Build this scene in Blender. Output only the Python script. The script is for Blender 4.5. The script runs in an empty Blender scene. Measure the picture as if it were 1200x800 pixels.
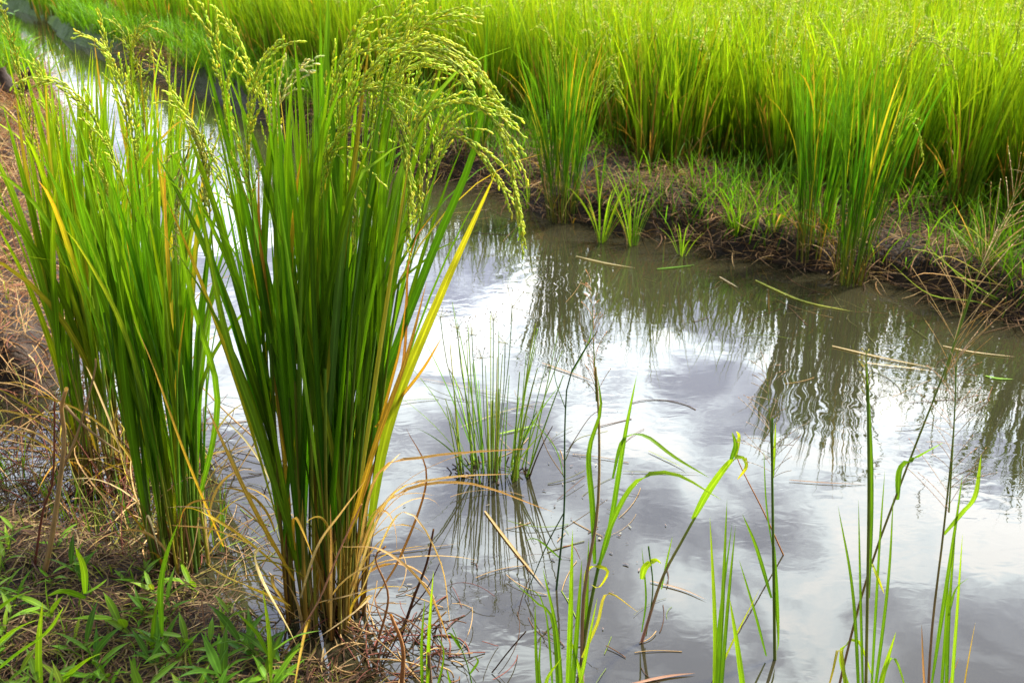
import bpy, math, random
import numpy as np
from mathutils import Vector
rng = np.random.default_rng(7)
random.seed(7)
R = math.radians
scene = bpy.context.scene
col = scene.collection

# ------------------------------------------------------------------ camera
CH, PITCH, FPX = 1.40, R(25.0), 1152.0        # eye height, pitch down, focal length in pixels of a 1200 wide frame
cam = bpy.data.cameras.new('camera'); camo = bpy.data.objects.new('camera', cam); col.objects.link(camo)
camo.location = (0, 0, CH); camo.rotation_euler = (R(90) - PITCH, 0, 0)
cam.sensor_width = 36; cam.lens = 36 * FPX / 1200; cam.clip_start = 0.05; cam.clip_end = 2000
cam.dof.use_dof = True; cam.dof.focus_distance = 1.95; cam.dof.aperture_fstop = 8.5
scene.camera = camo
# ------------------------------------------------------------------ sky, sun, exposure
SUN_EL, SUN_AZ = R(58), R(62)                 # azimuth measured from +Y towards +X
w = bpy.data.worlds.new('World'); scene.world = w; w.use_nodes = True
nt = w.node_tree; nt.nodes.clear()
def N(nt, t, **k):
    n = nt.nodes.new(t)
    for a, b in k.items(): setattr(n, a, b)
    return n
def L(nt, a, b): nt.links.new(a, b)
out = N(nt, 'ShaderNodeOutputWorld'); bg = N(nt, 'ShaderNodeBackground'); bg.inputs['Strength'].default_value = 0.1
sky = N(nt, 'ShaderNodeTexSky', sky_type='NISHITA', sun_disc=False, sun_elevation=SUN_EL, sun_rotation=SUN_AZ)
tc = N(nt, 'ShaderNodeTexCoord'); sep = N(nt, 'ShaderNodeSeparateXYZ'); L(nt, tc.outputs['Generated'], sep.inputs[0])
mz = N(nt, 'ShaderNodeMath', operation='MAXIMUM'); L(nt, sep.outputs['Z'], mz.inputs[0]); mz.inputs[1].default_value = 0.06
mz2 = N(nt, 'ShaderNodeMath', operation='ADD'); L(nt, mz.outputs[0], mz2.inputs[0]); mz2.inputs[1].default_value = 0.12
dx = N(nt, 'ShaderNodeMath', operation='DIVIDE'); L(nt, sep.outputs['X'], dx.inputs[0]); L(nt, mz2.outputs[0], dx.inputs[1])
dy = N(nt, 'ShaderNodeMath', operation='DIVIDE'); L(nt, sep.outputs['Y'], dy.inputs[0]); L(nt, mz2.outputs[0], dy.inputs[1])
cb = N(nt, 'ShaderNodeCombineXYZ'); L(nt, dx.outputs[0], cb.inputs[0]); L(nt, dy.outputs[0], cb.inputs[1])
n1 = N(nt, 'ShaderNodeTexNoise'); n1.inputs['Scale'].default_value = 4.2; n1.inputs['Detail'].default_value = 9
n1.inputs['Roughness'].default_value = 0.56; n1.inputs['Distortion'].default_value = 0.35; L(nt, cb.outputs[0], n1.inputs['Vector'])
# the cloud deck is thinner, so brighter, towards the lower sky ahead and thicker overhead
el = N(nt, 'ShaderNodeMapRange'); L(nt, sep.outputs['Z'], el.inputs['Value'])
el.inputs['From Min'].default_value = 0.36; el.inputs['From Max'].default_value = 0.72
el.inputs['To Min'].default_value = 0.045; el.inputs['To Max'].default_value = -0.03
xa = N(nt, 'ShaderNodeMath', operation='MULTIPLY_ADD'); L(nt, sep.outputs['X'], xa.inputs[0]); xa.inputs[1].default_value = 0.13
L(nt, el.outputs[0], xa.inputs[2])
ad = N(nt, 'ShaderNodeMath', operation='ADD'); L(nt, n1.outputs['Fac'], ad.inputs[0]); L(nt, xa.outputs[0], ad.inputs[1])
cr = N(nt, 'ShaderNodeValToRGB'); L(nt, ad.outputs[0], cr.inputs[0])
e = cr.color_ramp.elements
e[0].position = 0.42; e[0].color = (0.25, 0.27, 0.36, 1)
e[1].position = 0.635; e[1].color = (1.0, 1.0, 1.0, 1)
q = cr.color_ramp.elements.new(0.49); q.color = (0.40, 0.43, 0.52, 1)
q = cr.color_ramp.elements.new(0.565); q.color = (0.78, 0.86, 0.92, 1)
vm = N(nt, 'ShaderNodeVectorMath', operation='SCALE'); L(nt, cr.outputs[0], vm.inputs[0]); 
fw = N(nt, 'ShaderNodeMapRange', interpolation_type='SMOOTHSTEP'); L(nt, sep.outputs['Y'], fw.inputs['Value'])
fw.inputs['From Min'].default_value = -0.2; fw.inputs['From Max'].default_value = 0.85; fw.inputs['To Min'].default_value = 4.0; fw.inputs['To Max'].default_value = 37.0
lowz = N(nt, 'ShaderNodeMapRange', interpolation_type='SMOOTHSTEP'); L(nt, sep.outputs['Z'], lowz.inputs['Value'])      # thicker, duller cloud low down
lowz.inputs['From Min'].default_value = 0.05; lowz.inputs['From Max'].default_value = 0.45; lowz.inputs['To Min'].default_value = 0.30; lowz.inputs['To Max'].default_value = 1.0
fz = N(nt, 'ShaderNodeMath', operation='MULTIPLY'); L(nt, fw.outputs[0], fz.inputs[0]); L(nt, lowz.outputs[0], fz.inputs[1])
L(nt, fz.outputs[0], vm.inputs['Scale'])
mx = N(nt, 'ShaderNodeMix', data_type='RGBA'); mx.inputs['Factor'].default_value = 0.88
L(nt, sky.outputs[0], mx.inputs['A']); L(nt, vm.outputs[0], mx.inputs['B'])
L(nt, mx.outputs['Result'], bg.inputs['Color']); L(nt, bg.outputs[0], out.inputs[0])
sun = bpy.data.lights.new('sun', 'SUN'); suno = bpy.data.objects.new('sun', sun); col.objects.link(suno)
sun.energy = 3.0; sun.angle = R(3.5); sun.color = (1.0, 0.95, 0.86)
sd = Vector((math.sin(SUN_AZ) * math.cos(SUN_EL), math.cos(SUN_AZ) * math.cos(SUN_EL), math.sin(SUN_EL)))
suno.rotation_euler = (-sd).to_track_quat('-Z', 'Y').to_euler(); suno.location = sd * 20
scene.view_settings.view_transform = 'Standard'; scene.view_settings.look = 'None'
scene.view_settings.exposure = 1.65; scene.view_settings.gamma = 1
scene.render.engine = 'CYCLES'
scene.cycles.max_bounces = 8; scene.cycles.transmission_bounces = 4

# ------------------------------------------------------------------ pixel helpers (photo is 1200 x 800)
cp, sp = math.cos(PITCH), math.sin(PITCH)
def ray(px, py):
    u = (px - 600) / FPX; v = (400 - py) / FPX
    return np.array([u, cp + v * sp, -sp + v * cp])
def P(px, py, Y):                     # the point of that sight line at distance Y
    d = ray(px, py); return np.array([0, 0, CH]) + d * (Y / d[1])
def G(px, py, z=0.0):                 # where that sight line meets the level z
    d = ray(px, py); return np.array([0, 0, CH]) + d * ((z - CH) / d[2])

# ------------------------------------------------------------------ materials
def newmat(name):
    m = bpy.data.materials.new(name); m.use_nodes = True; m.node_tree.nodes.clear()
    return m, m.node_tree
def leaf_mat(name, transl=0.42, rough=0.42, spec=0.18, var=0.2, vein=True):
    m, t = newmat(name)
    o = N(t, 'ShaderNodeOutputMaterial'); at = N(t, 'ShaderNodeAttribute', attribute_name='Col')
    uv = N(t, 'ShaderNodeUVMap', uv_map='UVMap')
    mp = N(t, 'ShaderNodeMapping'); mp.inputs['Scale'].default_value = (5, 1.6, 1); L(t, uv.outputs[0], mp.inputs[0])
    nz = N(t, 'ShaderNodeTexNoise'); nz.inputs['Scale'].default_value = 1.0; nz.inputs['Detail'].default_value = 3; L(t, mp.outputs[0], nz.inputs['Vector'])
    mr = N(t, 'ShaderNodeMapRange'); L(t, nz.outputs['Fac'], mr.inputs[0]); mr.inputs['From Min'].default_value = 0.3; mr.inputs['From Max'].default_value = 0.7
    mr.inputs['To Min'].default_value = 1 - var; mr.inputs['To Max'].default_value = 1 + var
    su = N(t, 'ShaderNodeSeparateXYZ'); L(t, uv.outputs[0], su.inputs[0]); fr = N(t, 'ShaderNodeMath', operation='FRACT'); L(t, su.outputs['X'], fr.inputs[0])
    sb = N(t, 'ShaderNodeMath', operation='SUBTRACT'); L(t, fr.outputs[0], sb.inputs[0]); sb.inputs[1].default_value = 0.5; ab = N(t, 'ShaderNodeMath', operation='ABSOLUTE'); L(t, sb.outputs[0], ab.inputs[0])
    rb_ = N(t, 'ShaderNodeMapRange', interpolation_type='SMOOTHSTEP'); L(t, ab.outputs[0], rb_.inputs['Value']); rb_.inputs['From Min'].default_value = 0.03; rb_.inputs['From Max'].default_value = 0.12
    rb_.inputs['To Min'].default_value = 1.45 if vein else 1.0; rb_.inputs['To Max'].default_value = 0.95 if vein else 1.0
    mm = N(t, 'ShaderNodeMath', operation='MULTIPLY'); L(t, mr.outputs[0], mm.inputs[0]); L(t, rb_.outputs[0], mm.inputs[1])
    sc = N(t, 'ShaderNodeVectorMath', operation='SCALE'); L(t, at.outputs['Color'], sc.inputs[0]); L(t, mm.outputs[0], sc.inputs['Scale'])
    b = N(t, 'ShaderNodeBsdfPrincipled'); L(t, sc.outputs[0], b.inputs['Base Color']); b.inputs['Roughness'].default_value = rough
    b.inputs['Specular IOR Level'].default_value = spec
    tr = N(t, 'ShaderNodeBsdfTranslucent')
    tcol = N(t, 'ShaderNodeVectorMath', operation='MULTIPLY'); L(t, sc.outputs[0], tcol.inputs[0]); tcol.inputs[1].default_value = (1.6, 1.5, 0.5)
    L(t, tcol.outputs[0], tr.inputs['Color'])
    if vein:
        wv = N(t, 'ShaderNodeTexWave', wave_type='BANDS', bands_direction='X'); wv.inputs['Scale'].default_value = 2.2; L(t, uv.outputs[0], wv.inputs['Vector'])
        bp = N(t, 'ShaderNodeBump'); bp.inputs['Strength'].default_value = 0.2; bp.inputs['Distance'].default_value = 0.0004; L(t, wv.outputs['Fac'], bp.inputs['Height'])
        L(t, bp.outputs[0], b.inputs['Normal'])
    mxs = N(t, 'ShaderNodeMixShader'); mxs.inputs[0].default_value = transl
    L(t, b.outputs[0], mxs.inputs[1]); L(t, tr.outputs[0], mxs.inputs[2]); L(t, mxs.outputs[0], o.inputs[0])
    return m
M_LEAF = leaf_mat('green_leaf'); M_STEM = leaf_mat('green_stem', 0.12, 0.5, 0.3, 0.3)
M_DRY = leaf_mat('dry_leaf', 0.25, 0.7, 0.2, 0.3); M_GRAIN = leaf_mat('rice_grain', 0.3, 0.5, 0.3, 0.15, False)
M_DEBRIS = leaf_mat('wet_debris', 0.0, 0.4, 0.5, 0.3, False)

def ground_mat():
    m, t = newmat('mud_and_litter')
    o = N(t, 'ShaderNodeOutputMaterial'); b = N(t, 'ShaderNodeBsdfPrincipled'); L(t, b.outputs[0], o.inputs[0])
    tcn = N(t, 'ShaderNodeTexCoord')
    a = N(t, 'ShaderNodeTexNoise'); a.inputs['Scale'].default_value = 6; a.inputs['Detail'].default_value = 10; a.inputs['Roughness'].default_value = 0.65
    L(t, tcn.outputs['Object'], a.inputs['Vector'])
    r = N(t, 'ShaderNodeValToRGB'); L(t, a.outputs['Fac'], r.inputs[0])
    r.color_ramp.elements[0].position = 0.35; r.color_ramp.elements[0].color = (0.010, 0.007, 0.005, 1)
    r.color_ramp.elements[1].position = 0.68; r.color_ramp.elements[1].color = (0.055, 0.034, 0.020, 1)
    c = N(t, 'ShaderNodeTexNoise'); c.inputs['Scale'].default_value = 55; c.inputs['Detail'].default_value = 6; L(t, tcn.outputs['Object'], c.inputs['Vector'])
    r2 = N(t, 'ShaderNodeMapRange'); L(t, c.outputs['Fac'], r2.inputs[0]); r2.inputs['To Min'].default_value = 0.5; r2.inputs['To Max'].default_value = 1.5
    s = N(t, 'ShaderNodeVectorMath', operation='SCALE'); L(t, r.outputs[0], s.inputs[0]); L(t, r2.outputs[0], s.inputs['Scale'])
    at = N(t, 'ShaderNodeAttribute', attribute_name='Cover')           # how much moss and low turf grows there
    g = N(t, 'ShaderNodeMix', data_type='RGBA'); L(t, at.outputs['Fac'], g.inputs['Factor']); L(t, s.outputs[0], g.inputs['A']); g.inputs['B'].default_value = (0.07, 0.13, 0.015, 1)
    L(t, g.outputs['Result'], b.inputs['Base Color'])
    b.inputs['Roughness'].default_value = 0.7; b.inputs['Specular IOR Level'].default_value = 0.25
    bp = N(t, 'ShaderNodeBump'); bp.inputs['Strength'].default_value = 0.9; bp.inputs['Distance'].default_value = 0.012
    ah = N(t, 'ShaderNodeMath', operation='ADD'); L(t, a.outputs['Fac'], ah.inputs[0]); L(t, c.outputs['Fac'], ah.inputs[1])
    L(t, ah.outputs[0], bp.inputs['Height']); L(t, bp.outputs[0], b.inputs['Normal'])
    return m
def water_mat():
    m, t = newmat('muddy_water')
    o = N(t, 'ShaderNodeOutputMaterial'); b = N(t, 'ShaderNodeBsdfPrincipled'); L(t, b.outputs[0], o.inputs[0])
    tcn = N(t, 'ShaderNodeTexCoord')
    a = N(t, 'ShaderNodeTexNoise'); a.inputs['Scale'].default_value = 1.6; a.inputs['Detail'].default_value = 5; L(t, tcn.outputs['Object'], a.inputs['Vector'])
    r = N(t, 'ShaderNodeValToRGB'); L(t, a.outputs['Fac'], r.inputs[0])
    r.color_ramp.elements[0].position = 0.3; r.color_ramp.elements[0].color = (0.020, 0.018, 0.009, 1)
    r.color_ramp.elements[1].position = 0.7; r.color_ramp.elements[1].color = (0.030, 0.027, 0.014, 1)
    L(t, r.outputs[0], b.inputs['Base Color'])
    b.inputs['Roughness'].default_value = 0.0; b.inputs['IOR'].default_value = 1.42; b.inputs['Specular IOR Level'].default_value = 0.75
    # ripples: a weak broad swell, finer wavelets that come and go in patches
    n1 = N(t, 'ShaderNodeTexNoise'); n1.inputs['Scale'].default_value = 4.5; n1.inputs['Detail'].default_value = 2; L(t, tcn.outputs['Object'], n1.inputs['Vector'])
    mp = N(t, 'ShaderNodeMapping'); mp.inputs['Scale'].default_value = (0.8, 1.5, 1); mp.inputs['Rotation'].default_value = (0, 0, R(-12)); L(t, tcn.outputs['Object'], mp.inputs[0])
    n2 = N(t, 'ShaderNodeTexNoise'); n2.inputs['Scale'].default_value = 17; n2.inputs['Detail'].default_value = 2; n2.inputs['Distortion'].default_value = 0.6; L(t, mp.outputs[0], n2.inputs['Vector'])
    pm = N(t, 'ShaderNodeTexNoise'); pm.inputs['Scale'].default_value = 1.1; L(t, tcn.outputs['Object'], pm.inputs['Vector'])
    pr = N(t, 'ShaderNodeMapRange'); L(t, pm.outputs['Fac'], pr.inputs[0]); pr.inputs['From Min'].default_value = 0.42; pr.inputs['From Max'].default_value = 0.62
    pr.inputs['To Min'].default_value = 0.15; pr.inputs['To Max'].default_value = 1.0
    mu = N(t, 'ShaderNodeMath', operation='MULTIPLY'); L(t, n2.outputs['Fac'], mu.inputs[0]); L(t, pr.outputs[0], mu.inputs[1])
    b1 = N(t, 'ShaderNodeBump'); b1.inputs['Strength'].default_value = 1.0; b1.inputs['Distance'].default_value = 0.0006; L(t, n1.outputs['Fac'], b1.inputs['Height'])
    b2 = N(t, 'ShaderNodeBump'); b2.inputs['Strength'].default_value = 1.0; b2.inputs['Distance'].default_value = 0.0005; L(t, mu.outputs[0], b2.inputs['Height']); L(t, b1.outputs[0], b2.inputs['Normal'])
    prev = b2
    for (px, py, k, amp) in ((985, 480, 40, 0.0006), (640, 330, 45, 0.0006)):     # rings where a stem or an insect stirs the water
        g = G(px, py)
        mpp = N(t, 'ShaderNodeMapping'); mpp.inputs['Location'].default_value = (-g[0], -g[1], 0); L(t, tcn.outputs['Object'], mpp.inputs[0])
        ln = N(t, 'ShaderNodeVectorMath', operation='LENGTH'); L(t, mpp.outputs[0], ln.inputs[0])
        ph = N(t, 'ShaderNodeMath', operation='MULTIPLY'); L(t, ln.outputs['Value'], ph.inputs[0]); ph.inputs[1].default_value = k * 2
        sn = N(t, 'ShaderNodeMath', operation='SINE'); L(t, ph.outputs[0], sn.inputs[0])
        fa = N(t, 'ShaderNodeMapRange'); L(t, ln.outputs['Value'], fa.inputs[0]); fa.inputs['From Max'].default_value = 0.34; fa.inputs['To Min'].default_value = 1; fa.inputs['To Max'].default_value = 0
        ml = N(t, 'ShaderNodeMath', operation='MULTIPLY'); L(t, sn.outputs[0], ml.inputs[0]); L(t, fa.outputs[0], ml.inputs[1])
        bb = N(t, 'ShaderNodeBump'); bb.inputs['Distance'].default_value = amp * 0.35; L(t, ml.outputs[0], bb.inputs['Height']); L(t, prev.outputs[0], bb.inputs['Normal'])
        prev = bb
    L(t, prev.outputs[0], b.inputs['Normal'])
    return m
def bark_mat():
    m, t = newmat('dark_bark')
    o = N(t, 'ShaderNodeOutputMaterial'); b = N(t, 'ShaderNodeBsdfPrincipled'); L(t, b.outputs[0], o.inputs[0])
    tcn = N(t, 'ShaderNodeTexCoord'); a = N(t, 'ShaderNodeTexNoise'); a.inputs['Scale'].default_value = 25; a.inputs['Detail'].default_value = 8; L(t, tcn.outputs['Object'], a.inputs['Vector'])
    r = N(t, 'ShaderNodeValToRGB'); L(t, a.outputs['Fac'], r.inputs[0]); r.color_ramp.elements[0].color = (0.006, 0.004, 0.003, 1); r.color_ramp.elements[1].color = (0.09, 0.055, 0.035, 1)
    L(t, r.outputs[0], b.inputs['Base Color']); b.inputs['Roughness'].default_value = 0.8
    bp = N(t, 'ShaderNodeBump'); bp.inputs['Distance'].default_value = 0.01; L(t, a.outputs['Fac'], bp.inputs['Height']); L(t, bp.outputs[0], b.inputs['Normal'])
    return m
M_GROUND, M_WATER, M_BARK = ground_mat(), water_mat(), bark_mat()

# ------------------------------------------------------------------ mesh collector
class MB:
    def __init__(s): s.v = []; s.q = []; s.t = []; s.c = []; s.uv = []; s.n = 0
    def add(s, v, c, uv, quads=None, tris=None):
        v = np.asarray(v, float).reshape(-1, 3)
        if quads is not None: s.q.append(np.asarray(quads).reshape(-1, 4) + s.n)
        if tris is not None: s.t.append(np.asarray(tris).reshape(-1, 3) + s.n)
        s.v.append(v); s.c.append(np.broadcast_to(c, v.shape).reshape(-1, 3)); s.uv.append(np.asarray(uv, float).reshape(-1, 2)); s.n += len(v)
    def build(s, name, mat, parent=None, origin=None, smooth=True):
        v = np.concatenate(s.v).astype(np.float32); c = np.concatenate(s.c); uv = np.concatenate(s.uv)
        if parent is not None: v = v - np.array(parent.location, np.float32)
        if origin is not None: v = v - np.array(origin, np.float32)
        q = np.concatenate(s.q) if s.q else np.zeros((0, 4), int); t = np.concatenate(s.t) if s.t else np.zeros((0, 3), int)
        me = bpy.data.meshes.new(name); me.vertices.add(len(v)); me.vertices.foreach_set('co', v.ravel())
        loops = np.concatenate([q.ravel(), t.ravel()]).astype(np.int32); me.loops.add(len(loops)); me.loops.foreach_set('vertex_index', loops)
        nq, ntr = len(q), len(t); me.polygons.add(nq + ntr)
        st = np.concatenate([np.arange(nq) * 4, nq * 4 + np.arange(ntr) * 3]).astype(np.int32); me.polygons.foreach_set('loop_start', st)
        if smooth: me.polygons.foreach_set('use_smooth', np.ones(nq + ntr, bool))
        me.update(calc_edges=True)
        ul = me.uv_layers.new(name='UVMap'); ul.data.foreach_set('uv', uv[loops].astype(np.float32).ravel())
        ca = me.color_attributes.new('Col', 'FLOAT_COLOR', 'POINT')
        ca.data.foreach_set('color', np.concatenate([c, np.ones((len(c), 1))], 1).astype(np.float32).ravel())
        me.materials.append(mat)
        o = bpy.data.objects.new(name, me); col.objects.link(o)
        if parent is not None: o.parent = parent
        if origin is not None: o.location = origin
        return o

def unit(a): return a / np.maximum(np.linalg.norm(a, axis=-1, keepdims=True), 1e-9)
def tangents(p):
    t = np.zeros_like(p); t[:, 1:-1] = p[:, 2:] - p[:, :-2]; t[:, 0] = p[:, 1] - p[:, 0]; t[:, -1] = p[:, -1] - p[:, -2]
    return unit(t)
def strips(mb, p, wd, side, c, fold=0.25):
    """p (n,s,3) midribs, wd (n,s) widths, side (n,s,3), c (n,s,3): three verts across, creased along the midrib"""
    n, s, _ = p.shape; T = tangents(p); sd = unit(side - T * (side * T).sum(-1, keepdims=True)); nr = np.cross(T, sd)
    h = (wd / 2)[..., None]
    V = np.stack([p - sd * h, p - nr * h * fold * 2, p + sd * h], 2)
    C = np.repeat(c[:, :, None, :], 3, 2)
    L_ = np.cumsum(np.concatenate([np.zeros((n, 1)), np.linalg.norm(np.diff(p, axis=1), axis=-1)], 1), 1) * 10
    off = rng.random((n, 1)) * 50
    UV = np.stack([np.broadcast_to(np.array([0, .5, 1.]), (n, s, 3)), np.repeat((L_ + off)[..., None], 3, 2)], -1)
    UV[..., 0] += np.floor(rng.random((n, 1, 1)) * 60)
    idx = np.arange(n * s * 3).reshape(n, s, 3)
    Q = np.stack([idx[:, :-1, :-1], idx[:, :-1, 1:], idx[:, 1:, 1:], idx[:, 1:, :-1]], -1)
    mb.add(V, C.reshape(-1, 3), UV, quads=Q)
def tubes(mb, p, r, c, k=5):
    n, s, _ = p.shape; T = tangents(p); ref = np.array([0.31, 0.9, 0.23]); a = unit(np.cross(T, ref)); b = np.cross(T, a)
    th = np.arange(k) * 2 * np.pi / k
    V = p[:, :, None] + r[..., None, None] * (a[:, :, None] * np.cos(th)[:, None] + b[:, :, None] * np.sin(th)[:, None])
    C = np.repeat(c[:, :, None, :], k, 2)
    L_ = np.cumsum(np.concatenate([np.zeros((n, 1)), np.linalg.norm(np.diff(p, axis=1), axis=-1)], 1), 1) * 10 + rng.random((n, 1)) * 50
    UV = np.stack([np.broadcast_to(np.arange(k) / k, (n, s, k)), np.repeat(L_[..., None], k, 2)], -1)
    idx = np.arange(n * s * k).reshape(n, s, k); j = np.roll(idx, -1, 2)
    Q = np.stack([idx[:, :-1], j[:, :-1], j[:, 1:], idx[:, 1:]], -1)
    mb.add(V, C.reshape(-1, 3), UV, quads=Q)
def arc(p0, az, phi0, bend, length, s=9, pw=1.6, azdrift=0.0, kink=None):
    """n curved paths: az azimuth, phi0 lean from vertical at the base, bend total extra lean"""
    p0 = np.asarray(p0, float); n = len(p0); t = np.linspace(0, 1, s)
    phi = phi0[:, None] + bend[:, None] * t[None] ** pw
    A = az[:, None] + np.asarray(azdrift).reshape(-1, 1) * t[None]
    d = np.stack([np.sin(phi) * np.cos(A), np.sin(phi) * np.sin(A), np.cos(phi)], -1)
    step = (length / (s - 1))[:, None, None] * (d[:, 1:] + d[:, :-1]) / 2
    return np.concatenate([p0[:, None], p0[:, None] + np.cumsum(step, 1)], 1)
def prof(s, base=0.55, peak=0.35, tip=1.0):
    t = np.linspace(0, 1, s)
    return np.where(t < peak, base + (1 - base) * np.sin(t / peak * np.pi / 2), np.cos((t - peak) / (1 - peak) * np.pi / 2 * tip) ** 0.75 + 0.0) + 0.02
def ramp(c0, c1, s, k=2.0, t0=0.0):
    t = np.clip((np.linspace(0, 1, s) - t0) / (1 - t0), 0, 1)[None, :, None] ** k
    return c0[:, None] * (1 - t) + c1[:, None] * t
def side_of(az, n, s, tw0=0.4, tw1=0.8):
    a = az + np.pi / 2 + rng.normal(0, tw0, n); b = a + rng.normal(0, tw1, n)
    th = a[:, None] + (b - a)[:, None] * np.linspace(0, 1, s)[None]
    return np.stack([np.cos(th), np.sin(th), np.zeros_like(th)], -1)
def U(a, b, n): return rng.uniform(a, b, n)
def jitter(c, n, amt=0.18, hue=0.12):
    c = np.array(c, float); k = np.exp(rng.normal(0, amt, (n, 1))); h = np.exp(rng.normal(0, hue, (n, 3)) * np.array([1, 0.3, 0.6]))
    return np.clip(c * k * h, 0.002, 0.8)
def smooth_path(pts, s=14):
    pts = np.asarray(pts, float); n = len(pts)
    if n == 2: return pts[0] + (pts[1] - pts[0]) * np.linspace(0, 1, s)[:, None]
    ext = np.vstack([2 * pts[0] - pts[1], pts, 2 * pts[-1] - pts[-2]])
    d = np.r_[0, np.cumsum(np.linalg.norm(np.diff(pts, axis=0), axis=1))]; u = np.linspace(0, d[-1], s); o = []
    for x in u:
        i = min(max(np.searchsorted(d, x) - 1, 0), n - 2); f = (x - d[i]) / max(d[i + 1] - d[i], 1e-9)
        a, b, c, e = ext[i:i + 4]
        o.append(0.5 * ((2 * b) + (c - a) * f + (2 * a - 5 * b + 4 * c - e) * f * f + (-a + 3 * b - 3 * c + e) * f ** 3))
    return np.array(o)

GR_HERO = (0.045, 0.135, 0.006); GR_LEFT = (0.15, 0.27, 0.008); GR_FIELD = (0.056, 0.155, 0.004); GR_YEL = (0.32, 0.34, 0.02)
OCHRE = (0.42, 0.26, 0.03); STRAW = (0.42, 0.28, 0.12); BROWN = (0.17, 0.085, 0.038); RED = (0.20, 0.07, 0.05); PALE = (0.55, 0.42, 0.24)

# ------------------------------------------------------------------ objects and their properties
def tag(o, label=None, cat=None, group=None, kind=None):
    if label: o['label'] = label
    if cat: o['category'] = cat
    if group: o['group'] = group
    if kind: o['kind'] = kind
    return o
def thing(name, label, cat, loc, group=None):
    o = bpy.data.objects.new(name, None); col.objects.link(o); o.location = tuple(float(x) for x in loc); o.empty_display_size = 0.05
    bpy.context.view_layer.update()
    return tag(o, label, cat, group)
def copy_tree(o, parent=None):
    c = o.copy(); col.objects.link(c); c.parent = parent
    for ch in o.children: copy_tree(ch, c)
    return c

# ------------------------------------------------------------------ terrain
def vnoise(x, y, seed=0):
    xi = np.floor(x).astype(np.int64); yi = np.floor(y).astype(np.int64); xf = x - xi; yf = y - yi
    def h(a, b):
        k = (a * 374761393 + b * 668265263 + seed * 974634777) & 0x7fffffff; k = ((k ^ (k >> 13)) * 1274126177) & 0x7fffffff
        return ((k ^ (k >> 16)) & 0xffff) / 65535.0
    u = xf * xf * (3 - 2 * xf); v = yf * yf * (3 - 2 * yf)
    return (h(xi, yi) * (1 - u) + h(xi + 1, yi) * u) * (1 - v) + (h(xi, yi + 1) * (1 - u) + h(xi + 1, yi + 1) * u) * v
def fbm(x, y, o=4, seed=0):
    r = 0; a = 0.5
    for i in range(o): r = r + a * vnoise(x * 2 ** i, y * 2 ** i, seed + i); a *= 0.5
    return r
def poly(lst):
    return np.array([G(a, b)[:2] if k == 'p' else (a, b) for k, a, b in lst])
far_shore = [('w', -30, 40), ('w', -10, 17), ('p', 55, 22), ('p', 75, 46), ('p', 110, 57), ('p', 160, 74), ('p', 205, 98), ('p', 240, 108), ('p', 300, 135), ('p', 350, 150), ('p', 430, 180),
             ('p', 500, 203), ('p', 545, 207), ('p', 585, 222), ('p', 640, 252), ('p', 690, 262), ('p', 735, 276), ('p', 800, 278), ('p', 850, 298), ('p', 930, 312), ('p', 1040, 330), ('p', 1110, 350), ('p', 1200, 382),
             ('w', 2.6, 2.7), ('w', 4.6, 1.7), ('w', 9, -1), ('w', 25, -12)]
near_shore = [('w', 18, -18), ('w', 7, -4.5), ('w', 3.0, -1.2), ('w', 1.5, 0.1), ('w', 0.7, 0.55), ('w', 0.2, 0.85), ('p', 490, 870), ('p', 425, 825), ('p', 385, 795), ('p', 335, 768), ('p', 295, 740), ('p', 258, 712), ('p', 212, 680), ('p', 130, 642),
              ('p', 60, 612), ('p', 0, 588), ('w', -1.7, 1.75), ('w', -3.2, 1.5), ('w', -5, 1.6), ('w', -5, 2.3), ('w', -3.4, 2.45), ('w', -2.2, 2.6),
              ('p', 0, 466), ('p', 40, 462), ('p', 68, 440), ('p', 76, 400), ('p', 80, 330), ('p', 78, 250), ('p', 74, 170), ('p', 66, 120), ('p', 45, 85), ('p', 25, 66), ('p', 5, 50), ('w', -7.6, 12), ('w', -12, 17), ('w', -34, 40)]
WP = poly(far_shore + near_shore)
def inside(x, y, p):
    r = np.zeros(x.shape, bool); n = len(p)
    for i in range(n):
        x1, y1 = p[i]; x2, y2 = p[(i + 1) % n]
        c = (y1 > y) != (y2 > y)
        r ^= c & (x < (x2 - x1) * (y - y1) / (y2 - y1 + 1e-12) + x1)
    return r
def sdist(x, y, p):                    # negative inside
    d = np.full(x.shape, 1e9); n = len(p)
    for i in range(n):
        a = p[i]; b = p[(i + 1) % n]; e = b - a
        t = np.clip(((x - a[0]) * e[0] + (y - a[1]) * e[1]) / (e @ e + 1e-12), 0, 1)
        d = np.minimum(d, np.hypot(x - a[0] - t * e[0], y - a[1] - t * e[1]))
    return np.where(inside(x, y, p), -d, d)
field_line = [('p', 40, 9), ('p', 110, 22), ('p', 200, 50), ('p', 330, 100), ('p', 450, 122), ('p', 560, 133), ('p', 640, 150), ('p', 700, 168), ('p', 760, 198), ('p', 900, 206), ('p', 1000, 232), ('p', 1100, 245), ('p', 1200, 258)]
FP = np.vstack([[G(a, b + (16 if a > 500 else 8), 0.10)[:2] for _, a, b in field_line], [(3.2, 3.2), (5.4, 2.2), (12, -1.5), (60, -30), (60, 80), (-35, 80), (-9.1, 20.5)]])
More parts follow.
